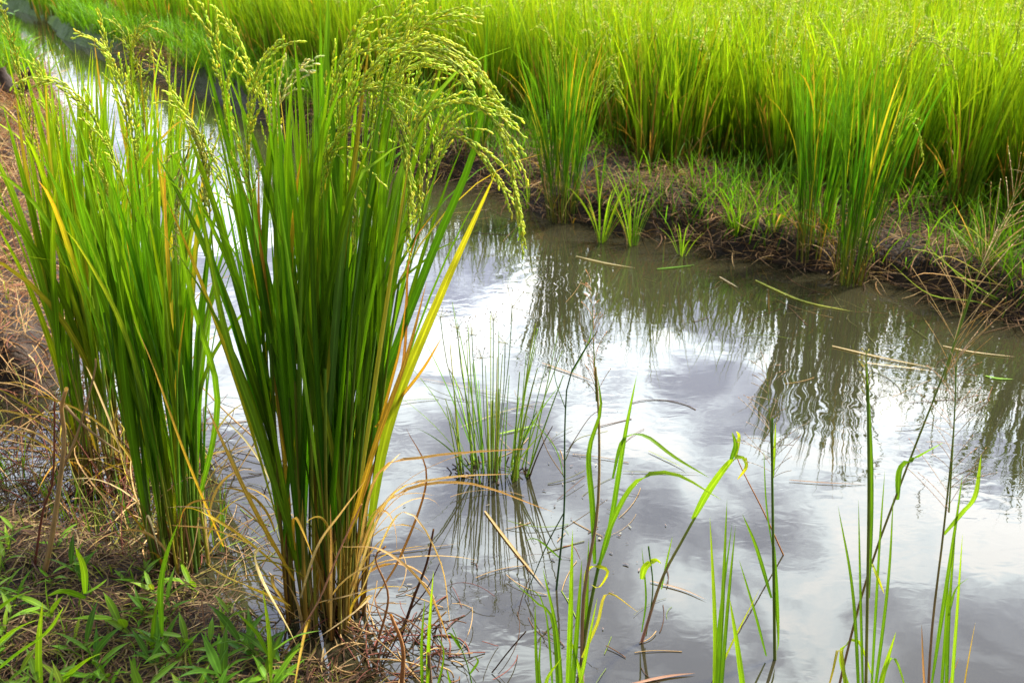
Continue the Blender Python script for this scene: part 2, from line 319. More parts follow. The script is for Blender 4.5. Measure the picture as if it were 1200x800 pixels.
def height(x, y):
    x = np.asarray(x, float); y = np.asarray(y, float)
    wob = (fbm(x * 5, y * 5, 3, 3) - 0.44) * 0.09
    d = sdist(x, y, WP) + wob
    near = 1 / (1 + np.exp((y - 2.0 - 0.0 * x) / 0.15)) * (x < 1.2)          # the bank at the viewer's feet is low and flat
    top = 0.155 * (1 - near) + 0.045 * near; wdt = 0.09 * (1 - near) + 0.30 * near
    land = top * (1 - np.exp(-np.maximum(d, 0) / wdt * 1.6)) + np.maximum(d, 0) * 0 + 0.0
    bed = -0.22 * (1 - np.exp(-np.maximum(-d, 0) / 0.25))
    lump = (fbm(x * 3.2, y * 3.2, 5, 11) - 0.47) + 0.22 * (fbm(x * 17, y * 17, 3, 19) - 0.44)
    z = np.where(d > 0, land + lump * 0.19 * np.clip(d / 0.12, 0, 1) * (1 - 0.5 * near), bed + lump * 0.03)
    fd = -sdist(x, y, FP); z = np.where((fd > 0), z * np.exp(-np.clip(fd, 0, 1) / 0.4) + 0.03 * (1 - np.exp(-np.clip(fd, 0, 9) / 0.4)), z)
    return z
def H1(x, y): return float(height(np.array([x]), np.array([y]))[0])
def axis(lo, hi, fine, far, g=1.16, mid=(-9, 15), cap=0.08):
    a = list(np.arange(lo, hi, fine)); st = fine; x = a[-1]
    while x < far: st = min(st * g, cap) if x < mid[1] else st * g; x += st; a.append(x)
    st = fine; x = lo; b = []
    while x > -far: st = min(st * g, cap) if x > mid[0] else st * g; x -= st; b.append(x)
    return np.array(b[::-1] + a)
gx = axis(-3.6, 3.4, 0.018, 600, mid=(-9, 5)); gy = axis(0.5, 6.0, 0.018, 900, mid=(0, 15))
X, Y = np.meshgrid(gx, gy); Z = height(X, Y)
mb = MB(); nx, ny = len(gx), len(gy); idx = np.arange(nx * ny).reshape(ny, nx)
Q = np.stack([idx[:-1, :-1], idx[:-1, 1:], idx[1:, 1:], idx[1:, :-1]], -1)
mb.add(np.stack([X, Y, Z], -1), (0.1, 0.1, 0.1), np.stack([X, Y], -1), quads=Q)
ground = mb.build('ground', M_GROUND); tag(ground, kind='structure')
cov = np.clip((fbm(X * 1.3, Y * 1.3, 3, 31) - 0.42) * 5, 0, 0.45) * (sdist(X, Y, WP) > 0.25)
cov = np.maximum(cov, np.clip((np.hypot(X, Y) - 6) / 6, 0, 0.85))
ca = ground.data.attributes.new('Cover', 'FLOAT', 'POINT'); ca.data.foreach_set('value', cov.astype(np.float32).ravel())
mb = MB(); sx = np.array([-40, 40]); 
mb.add([(-60, -40, 0), (60, -40, 0), (60, 60, 0), (-60, 60, 0)], (0.1, 0.1, 0.1), [(0, 0), (1, 0), (1, 1), (0, 1)], quads=[[0, 1, 2, 3]])
tag(mb.build('water', M_WATER), kind='structure')
# keep land beyond the water polygon above z = 0 so the sheet shows only in the stream
m = (sdist(X, Y, WP) > 0.5) & (Z < 0.012); Z[m] = 0.012
co = np.stack([X, Y, Z], -1).astype(np.float32); ground.data.vertices.foreach_set('co', co.ravel()); ground.data.update()

# ------------------------------------------------------------------ grains and rice heads
def ellip(k=5):                        # a pointed grain along +Z, unit length
    rings = [(0.0, 0.02), (0.2, 0.75), (0.5, 1.0), (0.8, 0.7), (1.0, 0.02)]
    v = [(r * 0.5 * math.cos(2 * math.pi * i / k), r * 0.5 * math.sin(2 * math.pi * i / k), z) for z, r in rings for i in range(k)]
    q = [[a * k + i, a * k + (i + 1) % k, (a + 1) * k + (i + 1) % k, (a + 1) * k + i] for a in range(4) for i in range(k)]
    return np.array(v), np.array(q)
def ellip_lo():
    v = [(0, 0, 0), (0.5, 0, 0.5), (-0.25, 0.43, 0.5), (-0.25, -0.43, 0.5), (0, 0, 1)]
    return np.array(v), np.array([[0, 2, 1], [0, 3, 2], [0, 1, 3], [1, 2, 4], [2, 3, 4], [3, 1, 4]])
EV, EQ = ellip(); EVL, ETL = ellip_lo()
def grains(mb, p, d, ln, wd, c, lo=False):
    p = np.asarray(p); d = unit(np.asarray(d)); n = len(p); ev = EVL if lo else EV
    a = unit(np.cross(d, np.array([0.2, 0.3, 0.9]) + rng.normal(0, 0.3, (n, 3)))); b = np.cross(d, a)
    V = p[:, None] + (ev[None, :, 0:1] * a[:, None] + ev[None, :, 1:2] * b[:, None]) * wd[:, None, None] + ev[None, :, 2:3] * d[:, None] * ln[:, None, None]
    k = len(ev); C = np.repeat(c[:, None], k, 1) * (0.8 + 0.35 * ev[None, :, 2:3])
    f = (ETL if lo else EQ)[None] + (np.arange(n) * k)[:, None, None]
    uv = np.zeros((n * k, 2)) + np.repeat(rng.random((n, 2)) * 40, k, 0)
    if lo: mb.add(V, C.reshape(-1, 3), uv, tris=f)
    else: mb.add(V, C.reshape(-1, 3), uv, quads=f)
GRAIN_C = (0.55, 0.62, 0.06)
def panicle(path, parent, dens=1.25, colr=GRAIN_C, spread=1.0, grain=0.0095, bl=0.085, name='panicle'):
    """path: rachis from the flag leaf up and over; branches leave the last 3/4 of it and hang with it"""
    mb = MB(); s = 22; p = smooth_path(path, s); T = tangents(p[None])[0]; Ltot = np.linalg.norm(np.diff(p, axis=0), axis=1).sum()
    cs = np.array([(0.22, 0.30, 0.02)]); tubes(mb, p[None], np.linspace(0.0016, 0.0006, s)[None], np.repeat(cs[:, None], s, 1), 5)
    nb = max(7, int(19 * Ltot / 0.3)); gp, gd = [], []
    bp, br = [], []
    for i in range(nb):
        f = 0.22 + 0.74 * i / (nb - 1); x = f * (s - 1); k = int(min(x, s - 2)); p0 = p[k] + (p[k + 1] - p[k]) * (x - k); t = T[k]
        l = bl * (1.15 - 0.55 * abs(f - 0.45) * 1.6) * random.uniform(0.75, 1.2)
        o = unit(np.cross(t, rng.normal(0, 1, 3)))
        d = unit(t + o * 0.45 * spread * random.uniform(0.5, 1.3)); q = [p0]; m_ = 9
        for j in range(m_ - 1):
            d = unit(d + (t - d) * 0.08 + np.array([0, 0, -0.10 - 0.05 * random.random()])); q.append(q[-1] + d * l / (m_ - 1))
        q = np.array(q); bp.append(q)
        ng = max(4, int(l / 0.0068 * dens))
        for j in range(ng):
            ff = (j + 0.8) / ng * (m_ - 1.01); kk = int(ff); pp = q[kk] + (q[kk + 1] - q[kk]) * (ff - kk); tt = unit(q[kk + 1] - q[kk])
            gp.append(pp); gd.append(unit(tt + rng.normal(0, 0.24, 3)))
    bp = np.array(bp); tubes(mb, bp, np.full(bp.shape[:2], 0.00055), np.repeat(np.repeat(cs[:, None], 9, 1), len(bp), 0), 3)
    n = len(gp); grains(mb, gp, gd, U(0.85, 1.15, n) * grain, U(0.85, 1.15, n) * grain * 0.35, jitter(colr, n, 0.14, 0.10))
    return mb.build(name, M_GRAIN, parent)

# ------------------------------------------------------------------ rice clumps
def rice_clump(name, label, base, hgt, rb, nt_, lean=0.22, bias=(0, 0), green=GR_HERO, tipc=None, lw=0.014, yellow=0.12, dead=14, segs=11, stemcol=(0.16, 0.20, 0.02), seed=1, leafn=(3, 5), cat='rice plant', group=None, deadlen=0.4):
    global rng; keep = rng; rng = np.random.default_rng(seed)
    t = thing(name, label, cat, base, group); bx, by, bz = base
    a0 = U(0, 2 * np.pi, nt_); rr = np.sqrt(U(0, 1, nt_)); b0 = np.stack([bx + rb * rr * np.cos(a0), by + rb * rr * np.sin(a0), np.full(nt_, bz - 0.05)], 1)
    lx = lean * rr * np.cos(a0) + bias[0] + rng.normal(0, 0.045, nt_); ly = lean * rr * np.sin(a0) + bias[1] + rng.normal(0, 0.035, nt_)
    az = np.arctan2(ly, lx); ph = np.hypot(lx, ly); sl = hgt * U(0.50, 0.72, nt_)
    sp_ = arc(b0, az, ph * 0.7, ph * 0.6, sl, 9, 1.2)
    mb = MB(); c0 = jitter(stemcol, nt_, 0.4, 0.3); c1 = jitter(green, nt_, 0.15)
    tubes(mb, sp_, np.linspace(0.0036, 0.0022, 9)[None] * U(0.8, 1.25, nt_)[:, None] * (lw / 0.014), ramp(c0, c1, 9, 1.0), 6)
    mb.build('stems', M_STEM, t)
    mb = MB(); P0, AZ, PH, BE, LN, W = [], [], [], [], [], []
    for i in range(nt_):
        for k in range(random.Random(seed * 991 + i).randint(*leafn)):
            f = rng.uniform(0.22, 0.98); x = f * 8; j = int(min(x, 7)); p0 = sp_[i, j] + (sp_[i, j + 1] - sp_[i, j]) * (x - j); t_ = unit(sp_[i, j + 1] - sp_[i, j])
            th = rng.uniform(0, 2 * np.pi); d = unit(t_ + 0.12 * rng.uniform(0.2, 1.2) * np.array([math.cos(th), math.sin(th), 0]))
            P0.append(p0); AZ.append(math.atan2(d[1], d[0])); PH.append(math.acos(min(1, d[2]))); rem = hgt * 1.0 - (p0[2] - bz)
            LN.append(max(0.18, min(rem * rng.uniform(0.75, 1.08), 0.62 * hgt * 1.1))); BE.append(abs(rng.normal(0.06, 0.20)) + (0.9 if rng.random() < 0.06 else 0)); W.append(lw * rng.uniform(0.6, 1.15))
    n = len(P0); P0 = np.array(P0); AZ = np.array(AZ); p = arc(P0, AZ, np.array(PH), np.array(BE), np.array(LN), segs, 2.2, rng.normal(0, 0.2, n))
    c = jitter(green, n, 0.36, 0.22); tip = jitter(tipc or tuple(np.array(green) * (1.5, 1.25, 1)), n, 0.15)
    yel = rng.random(n) < yellow; c[yel] = jitter(GR_YEL, yel.sum(), 0.2); tip[yel] = jitter(OCHRE, yel.sum(), 0.2)
    strips(mb, p, np.array(W)[:, None] * prof(segs)[None], side_of(AZ, n, segs, 1.0, 0.9), ramp(c, tip, segs, 1.8), 0.22)
    mb.build('foliage', M_LEAF, t)
    n = int(nt_ * (1.3 if lw > 0.01 else 0.6)); i = rng.integers(0, nt_, n); mb = MB(); p = sp_[i][:, :5] + rng.normal(0, 0.004, (n, 1, 3)); q = p.copy()
    k = U(0.35, 1.0, n)[:, None, None]; u = np.linspace(0, 1, 8)[None, :, None] * k * 3.99; j = u.astype(int)
    q = np.take_along_axis(p, np.repeat(np.minimum(j, 3), 3, 2), 1) * (1 - (u - j)) + np.take_along_axis(p, np.repeat(np.minimum(j + 1, 4), 3, 2), 1) * (u - j)
    q = q + (np.linspace(0, 1, 8) ** 3)[None, :, None] * rng.normal(0, 0.03, (n, 1, 3)); cc = np.array([OCHRE, STRAW, BROWN, (0.22, 0.14, 0.03), (0.09, 0.045, 0.02)])[rng.integers(0, 5, n)] * np.exp(rng.normal(0, .3, (n, 1)))
    strips(mb, q, lw * 0.55 * prof(8, 0.9)[None] * U(0.6, 1.1, n)[:, None], side_of(U(0, 6.28, n), n, 8, 1, 0.6), ramp(cc * 0.8, cc, 8), 0.3)
    mb.build('sheaths', M_DRY, t)
    if dead:
        mb = MB(); n = dead; th = U(0, 2 * np.pi, n); f = U(0.0, 0.35, n)
        p0 = np.stack([bx + rb * np.cos(th) * (0.9 + f), by + rb * np.sin(th) * (0.9 + f), bz + f * hgt * 0.6], 1)
        p = arc(p0, th + rng.normal(0, 0.5, n), U(0.1, 0.7, n), U(0.4, 2.3, n), U(0.35, 1, n) * deadlen, 12, 1.3, rng.normal(0, 0.8, n))
        p[..., 2] = np.maximum(p[..., 2], bz + 0.006)
        cc = np.where(rng.random((n, 1)) < 0.45, jitter(OCHRE, n, 0.2), jitter(STRAW, n, 0.3))
        strips(mb, p, lw * 0.42 * prof(12)[None] * U(0.5, 1.1, n)[:, None], side_of(th, n, 12, 0.8, 1.5), ramp(cc, cc * 0.8, 12), 0.3)
        mb.build('withered_leaves', M_DRY, t)
    rng = keep
    return t
def traced_leaf(parent, pts, width, c0=GR_HERO, c1=None, dry=False, name='leaf', face=None, s=16, pr=None, k=1.8):
    """pts: (px, py, Y) control points"""
    p = smooth_path([P(*q) for q in pts], s)[None]; mb = MB()
    side = np.array(face if face is not None else (1, 0.25 * random.uniform(-1, 1), 0.1), float)
    sd = np.broadcast_to(side, p.shape).copy()
    T = tangents(p); bad = np.abs((unit(sd) * T).sum(-1)) > 0.85; sd[bad] = (0.2, 0.5, 1.0)
    strips(mb, p, width * (prof(s) if pr is None else pr)[None], sd, ramp(np.array([c0]), np.array([c1 or tuple(np.array(c0) * (1.6, 1.25, 1))]), s, k), 0.2)
    return mb.build(name, M_DRY if dry else M_LEAF, parent)
def traced_stem(parent, pts, r0, r1, c0, c1=None, name='stem', s=14, mat=None, k=1.0, nodes=0):
    p = smooth_path([P(*q) for q in pts], s)[None]; mb = MB(); r = np.linspace(r0, r1, s)
    tubes(mb, p, r[None], ramp(np.array([c0], float), np.array([c1 or c0], float), s, k), 7)
    return mb.build(name, mat or M_STEM, parent)

hb = G(380, 722)
hero = rice_clump('rice_clump', 'large dark green rice clump with drooping grain heads, standing at the water edge', (hb[0], hb[1], 0.0), 1.18, 0.078, 56, lean=0.055, bias=(0.062, 0.02), green=(0.075, 0.180, 0.006), lw=0.0140, yellow=0.08, dead=40, seed=5, leafn=(2, 4), stemcol=(0.24, 0.17, 0.03))
HY = hb[1]
for pts, cl in (
    ([(395, 250), (382, 170), (392, 120), (425, 103), (459, 130), (478, 205), (480, 273)], 0), ([(400, 180), (398, 90), (445, 52), (498, 44), (550, 72), (588, 122)], 0),
    ([(470, 260), (488, 150), (532, 121), (571, 133), (596, 182), (606, 235), (613, 276)], 0), ([(430, 220), (447, 112), (480, 79), (515, 72), (552, 84), (588, 120)], 0),
    ([(385, 220), (389, 115), (403, 63), (424, 24)], 0), ([(430, 200), (441, 91), (452, 45), (470, 7)], 0), ([(450, 190), (473, 56), (497, 31), (529, 12)], 0),
    ([(290, 260), (270, 175), (260, 87), (245, 28)], 0), ([(325, 260), (315, 147), (291, 80), (273, 38)], 0), ([(330, 230), (322, 147), (334, 105), (347, 84)], 1),
    ([(372, 290), (376, 200), (388, 178), (402, 190), (410, 224), (413, 270)], 0), ([(395, 250), (400, 150), (410, 148), (420, 170), (425, 215), (426, 262)], 0),
    ([(490, 280), (510, 170), (530, 158), (552, 168), (575, 195), (590, 217)], 0), ([(470, 250), (478, 120), (492, 105), (498, 140), (492, 190), (490, 236)], 0),
 ([(405, 230), (410, 130), (440, 75), (490, 58), (520, 64), (545, 92)], 0),
    ([(300, 300), (290, 170), (300, 90), (320, 60)], 0)):
    dY = random.uniform(-0.10, 0.10); n = len(pts)
    panicle([P(x, y, HY + dY - 0.05 * i / n) for i, (x, y) in enumerate(pts)], hero, dens=1.25, colr=GRAIN_C if not cl else (0.60, 0.60, 0.28), spread=0.5, bl=0.085)
for pts, wd, c0, c1 in (
    ([(430, 640, HY), (455, 500, HY - .03), (510, 360, HY - .06), (583, 198, HY - .1)], 0.019, (0.14, 0.22, 0.012), (0.50, 0.42, 0.03)),
    ([(405, 640, HY - .05), (440, 520, HY - .08), (476, 420, HY - .1), (500, 330, HY - .1)], 0.010, OCHRE, (0.4, 0.2, 0.05)),
    ([(385, 600, HY), (400, 300, HY - .02), (383, 100, HY), (386, -30, HY)], 0.022, GR_HERO, (0.10, 0.2, 0.012)),
    ([(400, 500, HY), (470, 200, HY), (530, 90, HY - .02), (600, 55, HY - .06)], 0.013, (0.08, 0.18, 0.02), None),
    ([(420, 520, HY), (505, 300, HY), (560, 160, HY), (572, 10, HY)], 0.015, GR_HERO, None),
    ([(380, 560, HY - .04), (405, 260, HY - .1), (440, 190, HY - .14), (482, 166, HY - .2)], 0.014, (0.09, 0.2, 0.03), None),
    ([(350, 600, HY), (300, 300, HY), (262, 150, HY), (232, 35, HY)], 0.017, GR_HERO, None),
    ([(340, 600, HY), (322, 430, HY), (305, 280, HY), (303, 190, HY)], 0.010, OCHRE, (0.3, 0.1, 0.03)),
    ([(345, 640, HY - .05), (300, 500, HY - .1), (262, 380, HY - .12), (228, 200, HY - .14)], 0.013, (0.10, 0.2, 0.012), None),
    ([(345, 680, HY - .05), (300, 600, HY - .12), (262, 520, HY - .15), (240, 470, HY - .2)], 0.009, OCHRE, STRAW),
    ([(375, 500, HY), (388, 300, HY), (415, 60, HY), (440, -20, HY)], 0.017, (0.10, 0.2, 0.012), None)):
    traced_leaf(hero, pts, wd, c0, c1, name='leaf')
for pts, wd, cc in (
    ([(410, 690, HY - .03), (450, 590, HY - .08), (540, 565, HY - .1), (650, 600, HY - .12)], 0.006, STRAW), ([(410, 700, HY - .03), (455, 585, HY - .1), (520, 560, HY - .14), (600, 555, HY - .14)], 0.006, PALE),
    ([(415, 690, HY - .05), (440, 560, HY - .12), (500, 535, HY - .14), (625, 525, HY - .16)], 0.006, STRAW), ([(420, 700, HY - .04), (470, 600, HY - .12), (515, 655, HY - .15), (528, 735, HY - .15)], 0.004, PALE),
    ([(400, 640, HY - .08), (450, 645, HY - .2), (500, 690, HY - .22), (530, 760, HY - .2)], 0.005, STRAW), ([(352, 700, HY - .09), (372, 640, HY - .15), (400, 600, HY - .17), (430, 560, HY - .18)], 0.005, PALE),
    ([(388, 735, HY - .1), (388, 640, HY - .14), (387, 590, HY - .14)], 0.006, STRAW), ([(440, 700, HY - .06), (470, 650, HY - .1), (500, 560, HY - .1), (475, 500, HY - .1)], 0.005, BROWN),
    ([(300, 640, HY + .05), (250, 620, HY + .02), (200, 615, HY + .02)], 0.005, STRAW), ([(420, 600, HY), (470, 440, HY), (480, 300, HY), (512, 245, HY)], 0.006, (0.35, 0.17, 0.06)),
    ([(415, 620, HY - .02), (450, 480, HY - .05), (470, 400, HY - .06), (478, 320, HY - .06)], 0.006, OCHRE), ([(440, 500, HY), (490, 440, HY - .06), (518, 395, HY - .1)], 0.007, OCHRE)):
    traced_leaf(hero, pts, wd, cc, dry=True, name='withered_leaf', s=20)

lb = G(212, 660); L2 = G(122, 566); L3 = G(160, 480)
c2 = rice_clump('rice_clump', 'bright green rice clump between the darkest clump and the left bank, nearest the brown litter', (lb[0], lb[1], 0.0), 1.0, 0.070, 34, lean=0.045, bias=(0.035, 0.05), green=(0.095, 0.225, 0.007), lw=0.0138, yellow=0.08, dead=22, seed=11, leafn=(2, 4))
c3 = rice_clump('rice_clump', 'yellow-green rice clump farthest left, rising beside the brown bank', (L2[0], L2[1], 0.0), 1.06, 0.075, 34, lean=0.05, bias=(0.065, 0.03), green=GR_LEFT, lw=0.0135, yellow=0.12, dead=24, seed=12, leafn=(2, 4), stemcol=(0.26, 0.2, 0.05))
c4 = rice_clump('rice_clump', 'slender pale green rice clump showing behind the two left clumps', (L3[0] + 0.05, L3[1] + 0.1, 0.0), 1.04, 0.07, 28, lean=0.11, bias=(0.02, 0.0), green=(0.17, 0.28, 0.016), lw=0.012, yellow=0.14, dead=12, seed=13, leafn=(2, 3))
LY, Y3, Y4 = lb[1], L2[1], L3[1] + 0.1
for pts, par, yy, cl in (
    ([(160, 260), (133, 187), (100, 123), (77, 100), (50, 93), (30, 90)], c2, LY, GRAIN_C), ([(165, 240), (153, 143), (140, 90), (123, 57), (97, 40)], c2, LY, GRAIN_C), ([(60, 260), (38, 170), (27, 110), (17, 60), (0, 7)], c3, Y3, (0.46, 0.47, 0.04)),
    ([(160, 220), (147, 133), (130, 67), (117, 27)], c3, Y3, GRAIN_C), ([(150, 330), (133, 247), (123, 217), (110, 187)], c3, Y3, (0.48, 0.46, 0.05)), ([(240, 300), (238, 190), (230, 168), (217, 185), (209, 230), (205, 290)], c2, LY - 0.1, (0.55, 0.55, 0.16)),
    ([(250, 300), (243, 220), (238, 180), (243, 180), (241, 200), (240, 218)], c2, LY - 0.1, (0.50, 0.50, 0.1)), ([(290, 290), (263, 213), (235, 160), (215, 128), (200, 119)], c2, LY - 0.05, GRAIN_C), ([(150, 160), (152, 80), (160, 40), (172, 32), (176, 70)], c4, Y4, (0.50, 0.50, 0.05)),
    ([(170, 200), (165, 100), (150, 50), (140, 34), (128, 60)], c4, Y4, (0.45, 0.5, 0.05)), ([(130, 300), (112, 200), (105, 150), (90, 120)], c3, Y3 + 0.05, GRAIN_C), ([(215, 210), (205, 120), (190, 80), (176, 88), (170, 130)], c4, Y4, GRAIN_C), ([(90, 250), (62, 140), (48, 90), (36, 72)], c3, Y3 + 0.1, GRAIN_C)):
    panicle([P(x, y, yy - 0.04 * i / len(pts)) for i, (x, y) in enumerate(pts)], par, colr=cl, spread=0.55, bl=0.055)
for pts, par, wd, c0, c1 in (
    ([(190, 560, LY - .03), (150, 400, LY - .08), (100, 300, LY - .1), (75, 268, LY - .12)], c2, 0.011, (0.12, 0.24, 0.012), (0.4, 0.42, 0.03)),
    ([(95, 480, Y3), (62, 330, Y3), (40, 200, Y3), (0, 30, Y3)], c3, 0.011, GR_LEFT, None), ([(230, 600, LY), (255, 470, LY), (225, 350, LY - .02), (185, 150, LY - .04)], c2, 0.013, (0.1, 0.22, 0.012), None),
    ([(120, 420, Y3), (82, 318, Y3 - .08), (60, 305, Y3 - .1), (5, 297, Y3 - .14)], c3, 0.007, (0.2, 0.34, 0.02), None),
    ([(205, 640, LY), (205, 480, LY - .05), (212, 400, LY - .05), (218, 360, LY - .05)], c2, 0.008, GR_YEL, OCHRE),
    ([(262, 640, LY + .02), (220, 540, LY - .06), (180, 430, LY - .1), (155, 372, LY - .1)], c2, 0.006, OCHRE, STRAW),
    ([(215, 640, LY), (195, 470, LY), (150, 330, LY - .03), (110, 190, LY - .05)], c2, 0.011, (0.12, 0.24, 0.012), None)):
    traced_leaf(par, pts, wd, c0, c1)

# ------------------------------------------------------------------ clumps and grasses on the far bank
def far_clump(px, py, hgt, nt_, label, seed, rb=0.05, green=(0.065, 0.175, 0.008), heads=(), lean=0.125, lw=0.0075, bias=(0, 0), yellow=0.12, stemcol=(0.17, 0.22, 0.02)):
    g = G(px, py); z = max(0.0, H1(g[0], g[1]))
    t = rice_clump('rice_clump', label, (g[0], g[1], z), hgt, rb, int(nt_ * 1.25), lean=lean, green=green, lw=lw, yellow=yellow, dead=12, seed=seed, segs=8, leafn=(2, 4), bias=bias, stemcol=stemcol, deadlen=0.3)
    for pts in heads: panicle([P(x, y, g[1]) for x, y in pts], t, grain=0.011, dens=0.7, bl=0.05, spread=0.6)
    return t
far_clump(660, 257, 0.80, 34, 'dense green rice clump alone at the far shore, left of the bent pair', 21, 0.07, heads=([(655, 120), (650, 60), (640, 35), (630, 32)], [(690, 150), (700, 100), (712, 72), (730, 100)], [(700, 140), (712, 100), (722, 105), (730, 122)], [(690, 90), (697, 50), (705, 30)]))
far_clump(948, 312, 0.78, 26, 'green rice clump with ochre lower stems, left one of the pair at the far shore', 22, 0.055, heads=([(985, 120), (980, 80), (972, 50), (965, 40)],), bias=(-0.03, 0))
far_clump(995, 330, 0.86, 28, 'taller yellow-based rice clump with hooked grain head, right of a pair', 23, 0.06, heads=([(1035, 200), (1050, 150), (1062, 140), (1075, 152), (1081, 182)], [(1055, 110), (1068, 60), (1085, 45), (1110, 65), (1120, 88)]), bias=(0.05, 0))
for i, (px, py, lab) in enumerate(((1228, 335, 'green rice clump cut by the right photo edge'), (560, 205, 'low rice clump on the far shore just right of the largest grain heads'), (790, 222, 'light green rice clump in the field front above the litter mound'), (890, 215, 'rice clump in the field front left of the close pair, with orange leaf'))):
    far_clump(px, py, (0.88, 0.34, 0.75, 0.72)[i], (20, 14, 24, 22)[i], lab, 30 + i, green=GR_FIELD if i else (0.10, 0.22, 0.012), heads=([(1190, 60), (1195, 20), (1200, 5)],) if i == 0 else ())

def tuft(name, label, base, n, ln, lean, wd, green, tip=None, cat='grass', group=None, seed=0, bend=(0.2, 0.9), r=0.02, seg=8, dryf=0.0, az=None):
    global rng; keep = rng; rng = np.random.default_rng(seed + 100)
    t = thing(name, label, cat, base, group); mb = MB()
    th = U(0, 2 * np.pi, n) if az is None else rng.normal(az[0], az[1], n)
    p0 = np.array(base)[None] + np.stack([np.cos(th), np.sin(th), 0 * th], 1) * r * np.sqrt(rng.random((n, 1))) - np.array([0, 0, 0.01])
    p = arc(p0, th, U(0.03, lean, n), U(*bend, n), ln * U(0.5, 1.1, n), seg, 1.6, rng.normal(0, 0.3, n)); c = jitter(green, n, 0.2)
    dr = rng.random(n) < dryf; c[dr] = jitter(STRAW, dr.sum(), 0.25)
    strips(mb, p, wd * U(0.6, 1.2, n)[:, None] * prof(seg)[None], side_of(th, n, seg, 0.5, 0.8), ramp(c, c * np.array([1.3, 1.15, 1]), seg), 0.22)
    mb.build('foliage', M_LEAF, t); rng = keep
    return t
tufts = ((705, 270, 22, .38, .5, .007, 'light green loose grass tuft right of the lone far rice clump', (0, 0)), (742, 274, 20, .40, .35, .007, 'upright yellow-green grass tuft at the far waterline, left of the litter mound', (0, 0)),
         (862, 282, 26, .30, .6, .006, 'bushy bright green grass tuft on the far bank in front of the field', (0, 0)), (905, 285, 14, .2, .6, .006, 'small green grass tuft just left of the close pair of clumps', (0, 0)),
         (800, 285, 9, .24, .6, .006, 'sparse sprawling grass shoot at the foot of the litter mound', (0, 0)), (1090, 262, 40, .30, .7, .007, 'wide dark green grass tuft behind the close pair of clumps', (0, 0)),
         (1060, 262, 26, .26, .7, .007, 'short green grass tuft against the right clump of the close pair', (0, 0)), (890, 215, 18, .25, .6, .007, 'grass tuft at the foot of the field beside the litter mound', (0, 0)),
         (840, 215, 18, .16, .7, .006, 'low green grass tuft on top of the litter mound', (0, 0)), (1130, 262, 22, .24, .8, .007, 'low grass tuft at the field foot near the right edge', (0, 0)),
         (620, 232, 14, .22, .7, .006, 'scanty grass tuft at the dark bank left of the lone clump', (0, 0)), (1150, 330, 30, .30, 1.2, .007, 'fallen olive grass tuft sprawling from the right bank to the water', (0, 0)))
for i, (px, py, n, ln, le, wd, lab, _) in enumerate(tufts):
    g = G(px, py, 0.05); tuft('grass_tuft', lab, (g[0], g[1], max(0.0, H1(g[0], g[1]))), n, ln, le, wd, (0.14, 0.27, 0.014) if i != 5 else (0.07, 0.20, 0.02), seed=i, dryf=0.1 if i < 11 else 0.3)
g = G(1210, 330, 0.1)
t = thing('overhanging_grass', 'long arching grass blades leaning over the water from the right edge', 'grass', (g[0], g[1], g[2]))
for pts, wd, c in (([(1215, 370), (1160, 345), (1110, 310), (1085, 285)], .010, (.15, .26, .02)), ([(1215, 385), (1150, 355), (1090, 345), (1040, 305)], .006, (.2, .3, .03)), ([(1215, 350), (1170, 300), (1140, 270), (1120, 262)], .007, (.25, .32, .03)), ([(1215, 360), (1190, 350), (1175, 370), (1170, 395)], .009, (.12, .25, .02)),
                   ([(1215, 340), (1150, 330), (1090, 320), (1068, 325)], .005, STRAW), ([(1215, 365), (1150, 320), (1110, 300), (1090, 310)], .005, (.3, .3, .05)), ([(1215, 372), (1140, 338), (1100, 300), (1060, 290)], .006, (.2, .3, .03))):
    traced_leaf(t, [(x, y, g[1] - 0.05 * k) for k, (x, y) in enumerate(pts)], wd, c, face=(0.2, 1, 0.5))

